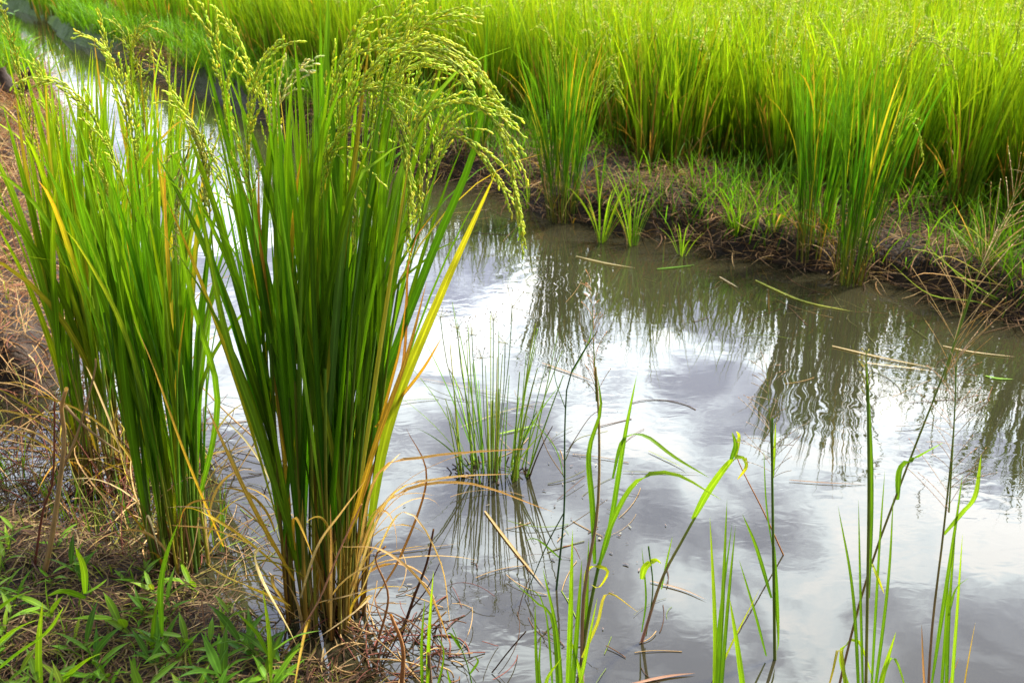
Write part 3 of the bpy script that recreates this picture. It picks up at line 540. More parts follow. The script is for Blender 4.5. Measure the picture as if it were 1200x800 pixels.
# ------------------------------------------------------------------ the rice field, one uncountable mass
def field():
    global rng
    rng = np.random.default_rng(77)
    ctr = []
    for (x0, x1, y0, y1, st) in ((-7.5, 6, 2.0, 7.6, 0.145), (-12, 12, 7.6, 13, 0.24), (-22, 24, 13, 26, 0.5)):
        xs, ys = np.meshgrid(np.arange(x0, x1, st), np.arange(y0, y1, st)); xs = xs.ravel() + U(-.45, .45, xs.size) * st; ys = ys.ravel() + U(-.45, .45, ys.size) * st
        d = -sdist(xs, ys, FP) + (fbm(xs * 2, ys * 2, 2, 5) - 0.4) * 0.25; k = d > 0.02
        if y0 < 7: k &= np.abs(xs) < 0.55 * ys + 1.0
        else: k &= np.abs(xs) < 0.7 * ys + 1.5
        ctr.append(np.stack([xs[k], ys[k], d[k], np.full(k.sum(), st)], 1))
    C = np.concatenate(ctr)
    nb = np.where(C[:, 3] < 0.2, np.where(C[:, 2] < 0.5, 40, 24), np.where(C[:, 3] < 0.3, 16, 16))
    ci = np.repeat(np.arange(len(C)), nb); n = len(ci); print('field blades', n, 'clumps', len(C))
    th = U(0, 2 * np.pi, n); rad = 0.05 * np.sqrt(rng.random(n)) * (C[ci, 3] / 0.145) ** 0.8
    x = C[ci, 0] + rad * np.cos(th); y = C[ci, 1] + rad * np.sin(th); z = np.maximum(height(C[:, 0], C[:, 1]), 0.01)[ci] - 0.01
    big = fbm(C[:, 0] * 0.9, C[:, 1] * 0.9, 3, 9)[ci]
    hh = (0.88 + 0.30 * (big - 0.45)) * U(0.55, 1.08, n) * (1 - 0.32 * np.clip((-C[ci, 0] - 2.5) / 2, 0, 1)); az = th + rng.normal(0, 0.6, n)
    seg = 6; p = arc(np.stack([x, y, z], 1), az, np.abs(rng.normal(0.09, 0.08, n)), np.abs(rng.normal(0.22, 0.28, n)), hh, seg, 2.4)
    c = jitter(GR_FIELD, n, 0.22, 0.16) * (0.7 + 0.7 * big[:, None]); tip = jitter((0.25, 0.355, 0.012), n, 0.25)
    low = (rng.random(n) < np.where(C[ci, 2] < 0.35, 0.20, 0.08)); c[low] = jitter((0.26, 0.15, 0.04), low.sum(), 0.3); tip[low] = jitter((0.34, 0.22, 0.05), low.sum(), 0.3)
    p[low, :, 2] = z[low, None] + (p[low, :, 2] - z[low, None]) * U(0.35, 0.75, low.sum())[:, None]
    org = rng.random(n) < 0.007; c[org] = jitter(GR_YEL, org.sum()); tip[org] = jitter(OCHRE, org.sum())
    wd = 0.0095 * U(0.6, 1.2, n) * (C[ci, 3] / 0.145) ** 0.75
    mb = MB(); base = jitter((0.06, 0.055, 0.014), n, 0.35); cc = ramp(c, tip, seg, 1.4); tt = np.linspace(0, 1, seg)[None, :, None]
    cc = base[:, None] * np.clip(1 - tt * 3.2, 0, 1) + cc * np.clip(tt * 3.2, 0, 1)  # brown blade feet, darkened in colour to deepen the shadow low in the crop
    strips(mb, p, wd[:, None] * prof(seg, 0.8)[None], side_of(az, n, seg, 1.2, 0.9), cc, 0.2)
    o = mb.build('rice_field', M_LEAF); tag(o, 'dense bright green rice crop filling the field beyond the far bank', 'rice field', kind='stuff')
    # young heads over the crop
    mb = MB(); m = C[C[:, 3] < 0.3]; m = m[rng.random(len(m)) < 0.55]; m = np.repeat(m, 2, 0); n = len(m); th = U(0, 6.28, n)
    z0 = 0.68 + 0.30 * (fbm(m[:, 0] * .9, m[:, 1] * .9, 3, 9) - 0.45) + U(-.06, .06, n); z0 = z0 * (1 - 0.32 * np.clip((-m[:, 0] - 2.5) / 2, 0, 1))
    p = arc(np.stack([m[:, 0], m[:, 1], z0], 1), th, U(0, .25, n), U(0.5, 2.2, n), U(.13, .22, n), 12, 1.5)
    p[:, :, :2] += rng.normal(0, 0.03, (n, 1, 2))
    T = tangents(p); gp, gd = [], []
    for j in range(3, 12):
        for k in range(3):
            gp.append(p[:, j] + rng.normal(0, 0.006, (n, 3))); gd.append(unit(T[:, j] + rng.normal(0, 0.25, (n, 3))))
    gp = np.concatenate(gp); gd = np.concatenate(gd); k = len(gp); grains(mb, gp, gd, U(.012, .020, k), U(.004, .006, k), jitter((0.55, 0.60, 0.14), k, 0.2), lo=True)
    tubes(mb, p, np.full(p.shape[:2], 0.0012), np.repeat(np.array([[[0.25, 0.36, 0.02]]]), n, 0).repeat(12, 1), 3)
    o = mb.build('rice_ears', M_GRAIN); tag(o, 'pale yellow-green ears nodding over the rice field', 'rice ears', kind='stuff')
field()

# ------------------------------------------------------------------ dry litter, turf and bank growth (uncountable)
def scatter(n, x0, x1, y0, y1, lo, hi, f=None):
    x = U(x0, x1, n); y = U(y0, y1, n); d = sdist(x, y, WP); k = (d > lo) & (d < hi) & (sdist(x, y, FP) > -0.12) & (np.abs(x) < 0.62 * y + 0.5)
    if f is not None: k &= f(x, y) > rng.random(n)
    return x[k], y[k]
def litter(name, label, xy, cols, ln, wd, lift=0.03, tilt=0.35):
    x, y = xy; n = len(x); z = np.maximum(height(x, y), 0.0) + U(0, lift, n) ; th = U(0, 6.28, n)
    p = arc(np.stack([x, y, z], 1), th, np.pi / 2 - np.abs(rng.normal(0, tilt, n)), U(0, .9, n), U(*ln, n), 6, 1.0, rng.normal(0, 0.9, n))
    hz = np.maximum(height(p[:, :, 0].ravel(), p[:, :, 1].ravel()).reshape(n, 6), 0) + 0.003; p[:, :, 2] = np.maximum(p[:, :, 2], hz)
    pick = rng.choice(len(cols), n); c = 0.62 * np.array(cols)[pick] * np.exp(rng.normal(0, .35, (n, 1)))
    mb = MB(); strips(mb, p, U(*wd, n)[:, None] * prof(6, .8)[None], side_of(th, n, 6, .4, 1.2), ramp(c, c * .8, 6), 0.25)
    return tag(mb.build(name, M_DRY), label, 'dead grass', kind='stuff')
rng = np.random.default_rng(3)
xy = scatter(60000, -4.5, -0.9, 2.2, 9, -0.03, 1.6, lambda x, y: 1.0 * (x < -0.8 - 0.22 * y))
litter('dry_litter', 'reddish brown matted dead grass covering the left bank', xy, [(0.38, 0.18, 0.07), (0.46, 0.26, 0.10), (0.16, 0.07, 0.04), (0.30, 0.11, 0.06), (0.62, 0.42, 0.18)], (.06, .24), (.0015, .005), 0.07, 0.4)
xy = scatter(150000, -2.5, 5, 2.5, 8, -0.04, 0.9, lambda x, y: np.where(x > -0.25 * y, np.clip((fbm(x * 2.4, y * 2.4, 3, 71) - 0.22) * 6, 0.35, 1), 0))
litter('dry_litter', 'tan straw and dead grass heaped on the far bank below the field', xy, [(0.30, 0.17, 0.07), (0.42, 0.28, 0.12), (0.15, 0.08, 0.04), (0.22, 0.12, 0.05)], (.05, .20), (.0018, .0045), 0.04, 0.3)
xy = scatter(26000, -2.0, 0.6, 0.75, 2.2, -0.01, 1.6)
litter('dry_litter', 'brown broken stalks and straw littering the near bank', xy, [(0.25, 0.15, 0.07), (0.36, 0.26, 0.12), (0.10, 0.05, 0.03), (0.17, 0.09, 0.05), (0.30, 0.26, 0.05)], (.03, .14), (.0012, .004), 0.02, 0.22)
def turf(name, label, xy, green, ln, wd, lean=0.5):
    x, y = xy; n = len(x); z = np.maximum(height(x, y), 0); th = U(0, 6.28, n)
    p = arc(np.stack([x, y, z], 1), th, U(0, lean, n), U(.1, 1.1, n), U(*ln, n), 6, 1.5); c = jitter(green, n, .25)
    mb = MB(); strips(mb, p, U(*wd, n)[:, None] * prof(6, .8)[None], side_of(th, n, 6, .6, .8), ramp(c, c * 1.2, 6), 0.2)
    return tag(mb.build(name, M_LEAF), label, 'grass', kind='stuff')
turf('low_turf', 'thin green turf sprouting through the litter on the far bank', scatter(60000, -2.5, 5, 2.5, 8, 0.02, 1.0, lambda x, y: np.where(x > -0.25 * y, np.clip((fbm(x * 2.0, y * 2.0, 3, 171) - 0.33) * 6, 0.2, 1), 0)), (0.095, 0.22, 0.010), (.05, .26), (.003, .006))
turf('low_turf', 'short green grass on the distant bank at the upper left', scatter(120000, -8, -1.2, 5, 14, 0.05, 3, lambda x, y: np.where((x > -0.42 * y) | (y > 6.8), 0.9, 0)), (0.11, 0.24, 0.012), (.08, .30), (.005, .010))
turf('low_turf', 'sparse green grass blades growing out of the brown left bank', scatter(2600, -4, -0.9, 2.3, 8, 0.05, 1.5, lambda x, y: 0.5 * (x < -0.8 - 0.22 * y)), (0.16, 0.24, 0.02), (.05, .14), (.002, .005))
turf('low_turf', 'fine green grass tips among the straw on the near bank', scatter(1700, -2.0, 0.6, 0.75, 2.1, 0.0, 1.6), (0.12, 0.23, 0.02), (.02, .08), (.002, .004))

# ------------------------------------------------------------------ sedge clump in mid stream
def sedge():
    global rng; rng = np.random.default_rng(41)
    g = G(575, 553); t = thing('sedge_clump', 'thin-stemmed sedge clump rising from the open water in the middle', 'sedge', (g[0], g[1], 0))
    n = 44; th = U(0, 6.28, n); r = 0.085 * np.sqrt(rng.random(n)); p0 = np.stack([g[0] + r * 1.25 * np.cos(th), g[1] + r * .6 * np.sin(th), np.full(n, -0.03)], 1)
    p = arc(p0, th, np.abs(rng.normal(0.10, .14, n)), U(-.05, .25, n), U(.20, .50, n), 8, 1.4); c = jitter((0.24, 0.36, 0.02), n, .25, .2); k = rng.random(n) < .12; c[k] = jitter(BROWN, k.sum())
    mb = MB(); tubes(mb, p, np.linspace(.0027, .0011, 8)[None] * U(.7, 1.15, n)[:, None], ramp(c, c * 1.2, 8), 5); mb.build('stems', M_STEM, t)
    mb = MB(); k = 45; th = U(0, 6.28, k); rr_ = .085 * np.sqrt(rng.random(k)); q = arc(np.stack([g[0] + rr_ * 1.25 * np.cos(th), g[1] + rr_ * .6 * np.sin(th), np.full(k, -.01)], 1), th, U(0, .5, k), U(0, 1.2, k), U(.012, .035, k), 6)
    tubes(mb, q, np.full((k, 6), .0022), np.tile(np.array([[[.05, .03, .018]]]), (k, 6, 1)), 4); mb.build('dark_base', M_DRY, t)
    mb = MB(); m_ = 9; th = np.concatenate([rng.normal(np.pi, .7, 5), rng.normal(0, .6, 4)]); p0 = np.stack([g[0] + .05 * np.cos(th), g[1] + .04 * np.sin(th), np.zeros(m_)], 1)
    p = arc(p0, th, U(.2, .6, m_), U(.1, .5, m_), U(.2, .45, m_), 10); c = jitter((.10, .2, .02), m_); strips(mb, p, .004 * prof(10)[None] * np.ones((m_, 1)), side_of(th, m_, 10), ramp(c, c * 1.3, 10)); mb.build('foliage', M_LEAF, t)
    for px, py, sz in ((516, 372, .05), (553, 392, .05), (600, 360, .05), (578, 375, .035), (592, 402, .03), (565, 420, .03), (536, 385, .03)):
        o = P(px, py, g[1]); mb = MB(); k = 16; d = unit(rng.normal(0, 1, (k, 3)) + np.array([0, 0, .6])); q = o + d[:, None] * (np.linspace(0, 1, 4)[None, :, None] * sz * U(.5, 1.1, k)[:, None, None])
        tubes(mb, q, np.full((k, 4), .0004), np.tile(np.array([[[.28, .26, .05]]]), (k, 4, 1)), 3); grains(mb, q[:, -1], d, U(.003, .006, k), U(.002, .003, k), jitter((.16, .10, .03), k))
        st = smooth_path([(g[0] + (o[0] - g[0]) * .2, g[1], 0), o - np.array([0, 0, .15]) - (o - g) * np.array([.15, 0, 0]), o], 8)[None]; tubes(mb, st, np.full((1, 8), .0011), np.tile(np.array([[[.15, .24, .02]]]), (1, 8, 1)), 4)
        mb.build('seed_head', M_GRAIN, t)
sedge()

# ------------------------------------------------------------------ the grass stalks rising from the near water
def open_head(parent, path, n=26, ln=0.12, c=(0.34, 0.24, 0.12), up=0.7, r=.0005, s0=0.0, dots=True):
    """feathery seed head: fine straight branches off a stem"""
    global rng
    p = smooth_path(path, 20); T = tangents(p[None])[0]; mb = MB(); q = []
    for i in range(n):
        f = (s0 + (1 - s0) * (i + .5) / n) * 18.9; k = int(f); o = p[k]; d = unit(T[k] * up + unit(np.cross(T[k], rng.normal(0, 1, 3))) * random.uniform(.35, .9))
        l = ln * (1.1 - .6 * f / 19) * random.uniform(.6, 1.15); q.append(o + d * l * np.linspace(0, 1, 7)[:, None] + np.array([0, 0, -.012]) * (np.linspace(0, 1, 7)[:, None] ** 2))
    q = np.array(q); tubes(mb, q, np.full(q.shape[:2], r), np.tile(np.array(c, float), (len(q), 7, 1)), 3)
    tubes(mb, p[None], np.linspace(.0014, .0005, 20)[None], np.tile(np.array([[(.2, .26, .03)]]), (1, 20, 1)), 4)
    if dots:
        gp = q[:, 2:].reshape(-1, 3); gd = np.repeat(unit(q[:, -1] - q[:, 0]), 5, 0); k = len(gp); grains(mb, gp, gd, np.full(k, .006), np.full(k, .0016), jitter(c, k, .2), lo=True)
    return mb.build('seed_head', M_GRAIN, parent)
BR = (0.085, 0.19, 0.010)
def plant(label, base, stems=(), leaves=(), heads=(), name='grass_plant', cat='grass', group=None):
    g = G(*base) if len(base) == 2 else np.array(base); t = thing(name, label, cat, (g[0], g[1], 0), group); y0 = g[1]
    for pts, r0, r1, c0, c1 in stems: traced_stem(t, [(x, y, y0 + dz) for x, y, dz in pts], r0, r1, c0, c1)
    for pts, wd, c0, c1 in leaves: traced_leaf(t, [(x, y, y0 + dz) for x, y, dz in pts], wd, c0, c1)
    for pts, n, ln, c, up in heads: open_head(t, [P(x, y, y0 + dz) for x, y, dz in pts], n, ln, c, up)
    return t
DG = (0.08, 0.19, 0.012); PK = (0.40, 0.20, 0.14)
plant('straight green grass stalk topped by a narrow pale seed spike, in the right foreground', (1014, 850),
      stems=[([(1014, 850, 0), (1018, 600, 0), (1017, 450, 0)], 0.0030, .0021, (.30, .26, .06), (.14, .26, .02))],
      leaves=[([(1018, 700, 0), (1021, 560, 0), (1015, 415, 0)], .008, BR, None), ([(1008, 850, 0), (1000, 700, -.01), (982, 592, -.02)], .006, BR, None), ([(1012, 840, 0), (1008, 680, 0), (1006, 585, 0)], .005, BR, None),
              ([(1020, 830, .02), (1030, 650, .02), (1037, 550, .02)], .005, BR, None), ([(1020, 850, 0), (1040, 690, 0), (1047, 580, 0)], .006, BR, None), ([(1022, 850, -.02), (1035, 790, -.02), (1050, 740, -.02)], .010, (.2, .36, .015), None),
              ([(995, 850, -.03), (985, 760, -.04), (975, 790, -.06), (965, 830, -.06)], .006, BR, OCHRE), ([(1020, 850, 0), (1045, 770, -.02), (1068, 830, -.03)], .006, (.12, .25, .03), None), ([(1010, 850, 0), (985, 770, .02), (1005, 750, .02), (1025, 800, .02)], .007, (.2, .34, .02), None)],
      heads=[([(1016, 470, 0), (1015, 440, 0), (1015, 412, 0)], 20, .03, (.42, .40, .10), 2.2)])
plant('slanting grass stalk carrying the biggest open tan seed head, in the right foreground', (972, 850),
      stems=[([(972, 850, 0), (1012, 690, .02), (1058, 560, .03), (1105, 440, .04), (1140, 340, .05)], .0024, .0013, (.34, .15, .09), (.14, .26, .02))],
      leaves=[([(1052, 585, .03), (1055, 548, .02), (1075, 535, .02), (1106, 518, 0)], .010, BR, (.2, .36, .02)), ([(1022, 660, .02), (1028, 675, .0), (1036, 695, 0)], .005, (.3, .36, .02), None)],
      heads=[([(1105, 450, .04), (1135, 350, .05), (1170, 270, .06), (1200, 205, .07)], 44, .15, (.50, .36, .17), 1.0)])
plant('reddish based grass stalk with wispy seed head, nearest the right edge', (1086, 850),
      stems=[([(1086, 850, 0), (1092, 740, 0), (1106, 620, 0), (1118, 500, 0), (1120, 430, 0)], .0027, .0010, (.40, .18, .12), (.14, .26, .02))],
      leaves=[([(1106, 626, 0), (1128, 600, 0), (1143, 580, -.01), (1150, 532, -.01)], .009, (.17, .30, .02), (.24, .36, .02)), ([(1092, 800, 0), (1110, 680, 0), (1122, 600, 0), (1128, 555, 0)], .007, BR, None), ([(1108, 850, 0), (1112, 720, 0), (1120, 620, 0)], .007, BR, None),
              ([(1112, 850, 0), (1120, 740, 0), (1128, 625, 0)], .006, (.2, .36, .02), None), ([(1100, 850, 0), (1108, 740, .01), (1112, 660, .01)], .006, BR, None), ([(1124, 850, 0), (1132, 790, 0), (1143, 728, 0)], .003, (.3, .2, .04), STRAW), ([(1086, 840, 0), (1082, 780, 0), (1080, 730, 0)], .004, PK, BROWN),
              ([(1112, 720, 0), (1120, 690, -.02), (1136, 676, -.03)], .005, BR, None), ([(1116, 850, .03), (1110, 810, .03), (1124, 770, .03)], .003, (.2, .1, .06), None)],
      heads=[([(1112, 600, 0), (1118, 500, 0), (1122, 410, 0)], 34, .10, (.42, .28, .17), .6)])
plant('single thick dark green grass stalk standing from its reflection, left of the spiked stalk', (908, 772),
      stems=[([(908, 772, 0), (907, 690, 0), (905, 560, 0), (905, 490, 0)], .0034, .0020, (.16, .20, .03), (.09, .2, .015))],
      leaves=[([(907, 640, 0), (912, 740, -.005), (911, 762, 0)], .008, BR, None), ([(906, 560, 0), (908, 520, 0), (909, 495, 0)], .005, (.2, .34, .02), None), ([(904, 700, 0), (886, 640, -.02), (870, 602, -.03)], .007, BR, None), ([(898, 768, 0), (884, 715, -.01), (866, 655, -.01)], .005, BR, None), ([(905, 640, 0), (898, 590, 0), (895, 525, 0)], .003, BR, None)],
      heads=[([(905, 560, 0), (902, 490, 0), (898, 425, 0)], 34, .09, (.40, .30, .2), .7)])
plant('pink stemmed grass stalk leaning right with its top leaf folded over, centre right', (752, 752),
      stems=[([(752, 752, 0), (775, 680, 0), (800, 632, 0), (815, 605, 0)], .0034, .0025, (.45, .20, .16), (.24, .32, .04)), ([(760, 640, 0), (765, 690, 0), (757, 745, 0)], .0016, .001, DG, BR)],
      leaves=[([(812, 608, 0), (832, 572, 0), (858, 538, -.01), (872, 537, -.02), (874, 552, -.03)], .014, (.20, .36, .02), None), ([(856, 540, 0), (862, 522, 0), (858, 506, 0)], .009, BR, None), ([(862, 536, 0), (866, 512, .01), (863, 505, 0)], .007, (.3, .4, .02), None),
              ([(874, 536, 0), (874, 548, -.01), (864, 562, -.01)], .006, (.4, .42, .03), None), ([(752, 678, -.01), (756, 664, -.01), (768, 656, -.01), (775, 660, -.01)], .013, (.26, .42, .02), None), ([(775, 690, 0), (782, 655, 0), (788, 628, 0)], .004, (.12, .24, .03), None), ([(752, 740, 0), (757, 700, 0), (752, 640, 0)], .004, BR, None)])
t = plant('green and tan grass plant with two long arching leaves, right of the dark weed stalk', (682, 800),
      stems=[([(682, 800, 0), (684, 700, 0), (700, 600, 0), (702, 500, 0), (698, 430, 0)], .0042, .0016, PK, (.30, .24, .08)), ([(676, 810, 0), (690, 720, 0), (702, 660, .0)], .004, .003, (.28, .2, .07), BR)],
      leaves=[([(697, 660, 0), (694, 590, 0), (690, 530, -.01), (704, 480, -.02), (700, 440, -.02)], .010, BR, None), ([(700, 665, 0), (710, 640, 0), (718, 600, 0), (732, 512, 0), (746, 440, 0)], .009, DG, (.2, .36, .02)),
              ([(718, 560, 0), (730, 515, 0), (755, 510, -.02), (790, 535, -.04), (832, 560, -.05)], .007, BR, (.24, .38, .03)), ([(700, 670, 0), (718, 610, -.02), (748, 562, -.04), (790, 555, -.06), (845, 585, -.08)], .009, BR, (.26, .40, .03)),
              ([(682, 770, -.02), (700, 730, -.03), (712, 695, -.03), (748, 717, -.04)], .006, (.34, .36, .04), STRAW), ([(684, 700, 0), (690, 665, 0), (712, 668, -.02), (702, 688, -.02), (692, 684, -.02)], .007, (.34, .42, .02), None), ([(678, 790, 0), (686, 740, 0), (690, 630, 0)], .007, BR, None)],
      heads=[([(699, 470, 0), (695, 390, 0), (693, 325, 0)], 26, .06, (.50, .32, .16), 1.5)])
plant('bright yellow-green grass sprout of straight blades at the bottom centre', (666, 840),
      leaves=[([(664, 840, 0), (668, 740, 0), (671, 620, 0)], .010, (.18, .36, .012), None), ([(668, 840, 0), (676, 740, 0), (682, 655, 0)], .009, BR, None), ([(660, 840, 0), (652, 740, 0), (636, 665, 0)], .008, BR, None), ([(655, 840, 0), (648, 730, -.02), (628, 705, -.04), (600, 680, -.05)], .006, BR, None),
              ([(672, 840, 0), (688, 760, -.02), (700, 700, -.02)], .007, (.2, .36, .02), None), ([(632, 840, 0), (628, 760, 0), (627, 705, 0)], .006, BR, None), ([(640, 840, .02), (632, 790, .02), (634, 742, .02)], .005, BR, None), ([(690, 840, 0), (680, 790, 0), (668, 745, 0)], .008, (.16, .3, .02), None), ([(648, 840, -.02), (640, 800, -.03), (658, 770, -.03)], .008, (.2, .38, .02), None), ([(650, 840, .03), (640, 720, .03), (622, 690, .03), (606, 700, .03)], .004, BR, None)])
plant('sprout of three tall straight grass blades left of the thick dark stalk, bottom edge', (838, 850),
      leaves=[([(836, 850, 0), (838, 740, 0), (832, 606, 0)], .008, (.19, .34, .015), None), ([(838, 850, 0), (846, 720, 0), (852, 585, 0)], .008, BR, None), ([(842, 850, 0), (852, 720, 0), (862, 615, 0)], .007, BR, None), ([(834, 850, 0), (842, 740, .01), (858, 612, .01)], .006, DG, BR), ([(876, 850, -.02), (866, 770, -.02), (855, 700, -.02)], .010, (.2, .38, .015), None),
              ([(820, 850, 0), (850, 770, .02), (890, 690, .03)], .004, (.26, .34, .03), None)])
plant('thin dark knotty weed stalk with tiny side twigs, right of the sedge clump', (652, 690),
      stems=[([(652, 690, 0), (661, 600, 0), (662, 500, 0), (668, 440, 0), (700, 388, 0)], .0024, .0012, (.03, .08, .02), (.05, .12, .03)), ([(664, 530, 0), (690, 490, 0), (705, 480, 0)], .0009, .0006, (.2, .1, .04), None), ([(662, 560, 0), (640, 525, 0), (628, 480, 0)], .0009, .0006, (.2, .12, .04), None), ([(660, 620, 0), (690, 600, 0), (712, 585, 0)], .0009, .0006, (.25, .15, .05), None), ([(663, 480, 0), (650, 440, 0), (655, 410, 0)], .0009, .0006, DG, None),
             ([(662, 540, 0), (676, 515, 0), (712, 505, 0)], .001, .0006, (.3, .3, .04), None), ([(661, 600, 0), (640, 640, -.02), (615, 700, -.03)], .0014, .001, (.05, .1, .02), None), ([(660, 640, 0), (672, 640, 0), (680, 655, 0)], .001, .0006, (.3, .1, .04), None)],
      leaves=[([(668, 440, 0), (690, 400, 0), (693, 380, 0)], .004, (.08, .16, .03), None), ([(661, 560, 0), (648, 520, -.02), (600, 470, -.02)], .002, BR, None), ([(658, 655, 0), (630, 632, -.01), (615, 633, -.02)], .004, BR, None)], name='weed_stalk', cat='weed')
plant('small bright sprout among dead stalks, just right of the largest rice clump', (500, 830), leaves=[([(500, 830, 0), (503, 740, 0), (508, 668, 0)], .007, (.2, .38, .015), None), ([(496, 830, 0), (494, 760, 0), (498, 700, 0)], .006, BR, None), ([(505, 830, 0), (520, 770, 0), (512, 740, 0)], .004, BR, None)])
plant('thin bending shoot with tiny leaves at the bottom edge left of centre', (560, 840), stems=[([(560, 840, 0), (548, 780, 0), (530, 735, 0)], .0016, .0008, (.08, .16, .02), BR)], leaves=[([(550, 790, 0), (560, 775, 0), (556, 768, 0)], .005, BR, None), ([(540, 760, 0), (528, 742, 0), (522, 745, 0)], .005, BR, None), ([(545, 830, 0), (528, 800, 0), (524, 782, 0)], .006, BR, None)])

# ------------------------------------------------------------------ dead stalks
def dead_stalk(label, pts, r, c, yb=None, twigs=()):
    g = G(*pts[0]); yy = g[1]; t = thing('dead_stalk', label, 'dead stalk', (g[0], g[1], 0)); n = len(pts)
    traced_stem(t, [(x, y, yy - .03 * i) for i, (x, y) in enumerate(pts)], r, r * .55, c, tuple(np.array(c) * 1.3), mat=M_DRY, s=18)
    for q in twigs: traced_stem(t, [(x, y, yy - .03) for x, y in q], r * .5, r * .25, c, name='twig', mat=M_DRY)
    return t
dead_stalk('pale thick bent dead stalk rising from the near bank at far left', [(48, 690), (62, 620), (75, 520), (72, 478), (78, 455)], .0065, (.38, .25, .13), twigs=([(68, 560), (90, 510), (110, 440), (112, 420)], [(76, 475), (100, 500), (140, 530)]))
dead_stalk('thin dark red dead stem leaning beside the pale bent stalk', [(38, 680), (50, 600), (62, 560), (64, 470)], .003, RED)
dead_stalk('long tan dead stem crossing low in front of the left clumps', [(0, 500), (60, 545), (120, 600), (145, 625)], .0022, STRAW)
dead_stalk('tan dead stem arching left of the bright clump base', [(140, 648), (180, 590), (215, 562), (226, 560)], .0018, PALE)
dead_stalk('dead straw stem leaning across both left clumps', [(300, 515), (262, 480), (215, 430), (155, 372)], .0022, STRAW)
dead_stalk('dark brown dead stalk standing in the water right of the largest clump', [(470, 745), (485, 700), (500, 660), (508, 620)], .0034, (.10, .045, .025), twigs=([(480, 715), (500, 690), (515, 660)],))
dead_stalk('short rusty dead stub at the bottom edge near the small sprout', [(470, 810), (472, 760), (458, 720)], .005, (.30, .15, .06))
dead_stalk('grey brown dead stub sticking up at the near waterline', [(505, 815), (503, 780), (502, 765)], .005, (.20, .13, .08))
dead_stalk('long pinkish dead stem leaning across the front of the largest clump base', [(330, 770), (370, 710), (400, 640), (424, 590)], .0022, (.42, .24, .16))
dead_stalk('thin ochre dead stem hanging over the water right of the folded leaf', [(918, 650), (895, 600), (872, 555), (862, 532)], .0018, (.30, .13, .03))
dead_stalk('curled brown dead grass blade standing beside the largest clump base', [(440, 760), (455, 700), (440, 655), (452, 640)], .0028, (.30, .16, .07))
dead_stalk('dark dead twig lying over the near bank at far left', [(0, 520), (40, 580), (110, 640), (120, 690)], .0028, (.13, .08, .05))

# ------------------------------------------------------------------ stump and shrub at upper left
g = G(12, 150); mb = MB(); gz = H1(g[0], g[1])
t = thing('dark_stump', 'dark rotten forked stump on the left bank at the upper left edge', 'stump', (g[0], g[1], gz))
for pts, r0, r1 in (([(0, 150, 0), (8, 125, 0), (10, 100, 0), (2, 85, 0)], .07, .035), ([(10, 145, 0), (25, 120, 0), (28, 95, 0), (34, 82, 0)], .05, .02), ([(14, 150, 0), (2, 130, .1), (-12, 118, .1)], .05, .03), ([(20, 140, 0), (34, 132, 0), (40, 120, 0)], .03, .012)):
    p = smooth_path([P(x, y, g[1] + d) for x, y, d in pts], 12)[None]; p = p + rng.normal(0, .008, p.shape); tubes(mb, p, np.linspace(r0, r1, 12)[None] * U(.8, 1.25, 12)[None], np.tile(np.array([[[.1, .1, .1]]]), (1, 12, 1)), 8)
    c_ = P(*[pts[-1][0], pts[-1][1], g[1] + pts[-1][2]])
mb.build('trunk', M_BARK, t)
def shrub(name, label, base, hgt, n, green, spread, ls, seed):
    global rng; rng = np.random.default_rng(seed); t = thing(name, label, 'shrub', base); k = 16
    th = U(0, 6.28, k); p = arc(np.tile(np.array(base, float), (k, 1)), th, U(.1, .6, k), U(0, .7, k), hgt * U(.6, 1.1, k), 10)
    p[..., :2] = np.array(base[:2]) + (p[..., :2] - np.array(base[:2])) * spread
    mb = MB(); tubes(mb, p, np.linspace(.012, .003, 10)[None] * np.ones((k, 1)), np.tile(np.array([[[.12, .08, .04]]]), (k, 10, 1)), 5); mb.build('branches', M_STEM, t)
    i = rng.integers(0, k, n); j = rng.integers(2, 10, n); o = p[i, j] + rng.normal(0, .07, (n, 3)); az = U(0, 6.28, n)
    q = arc(o, az, U(.6, 1.8, n), U(0, 1, n), U(.6, 1.2, n) * ls, 5); c = jitter(green, n, .2); mb = MB()
    strips(mb, q, ls * .28 * U(.7, 1.2, n)[:, None] * prof(5)[None], side_of(az, n, 5), ramp(c, c * 1.2, 5)); mb.build('foliage', M_LEAF, t)
g = G(22, 58); shrub('leafy_shrub', 'pale blue-green blurred shrub at the upper left corner beyond the stump', (g[0] - .35, g[1] - .2, .1), 0.85, 2200, (.17, .28, .12), 1.0, .08, 61)
g = G(-40, 110); shrub('leafy_shrub', 'low green shrub at the left edge behind the stump', (g[0], g[1], .1), .5, 500, (.12, .24, .03), 1.0, .07, 62)

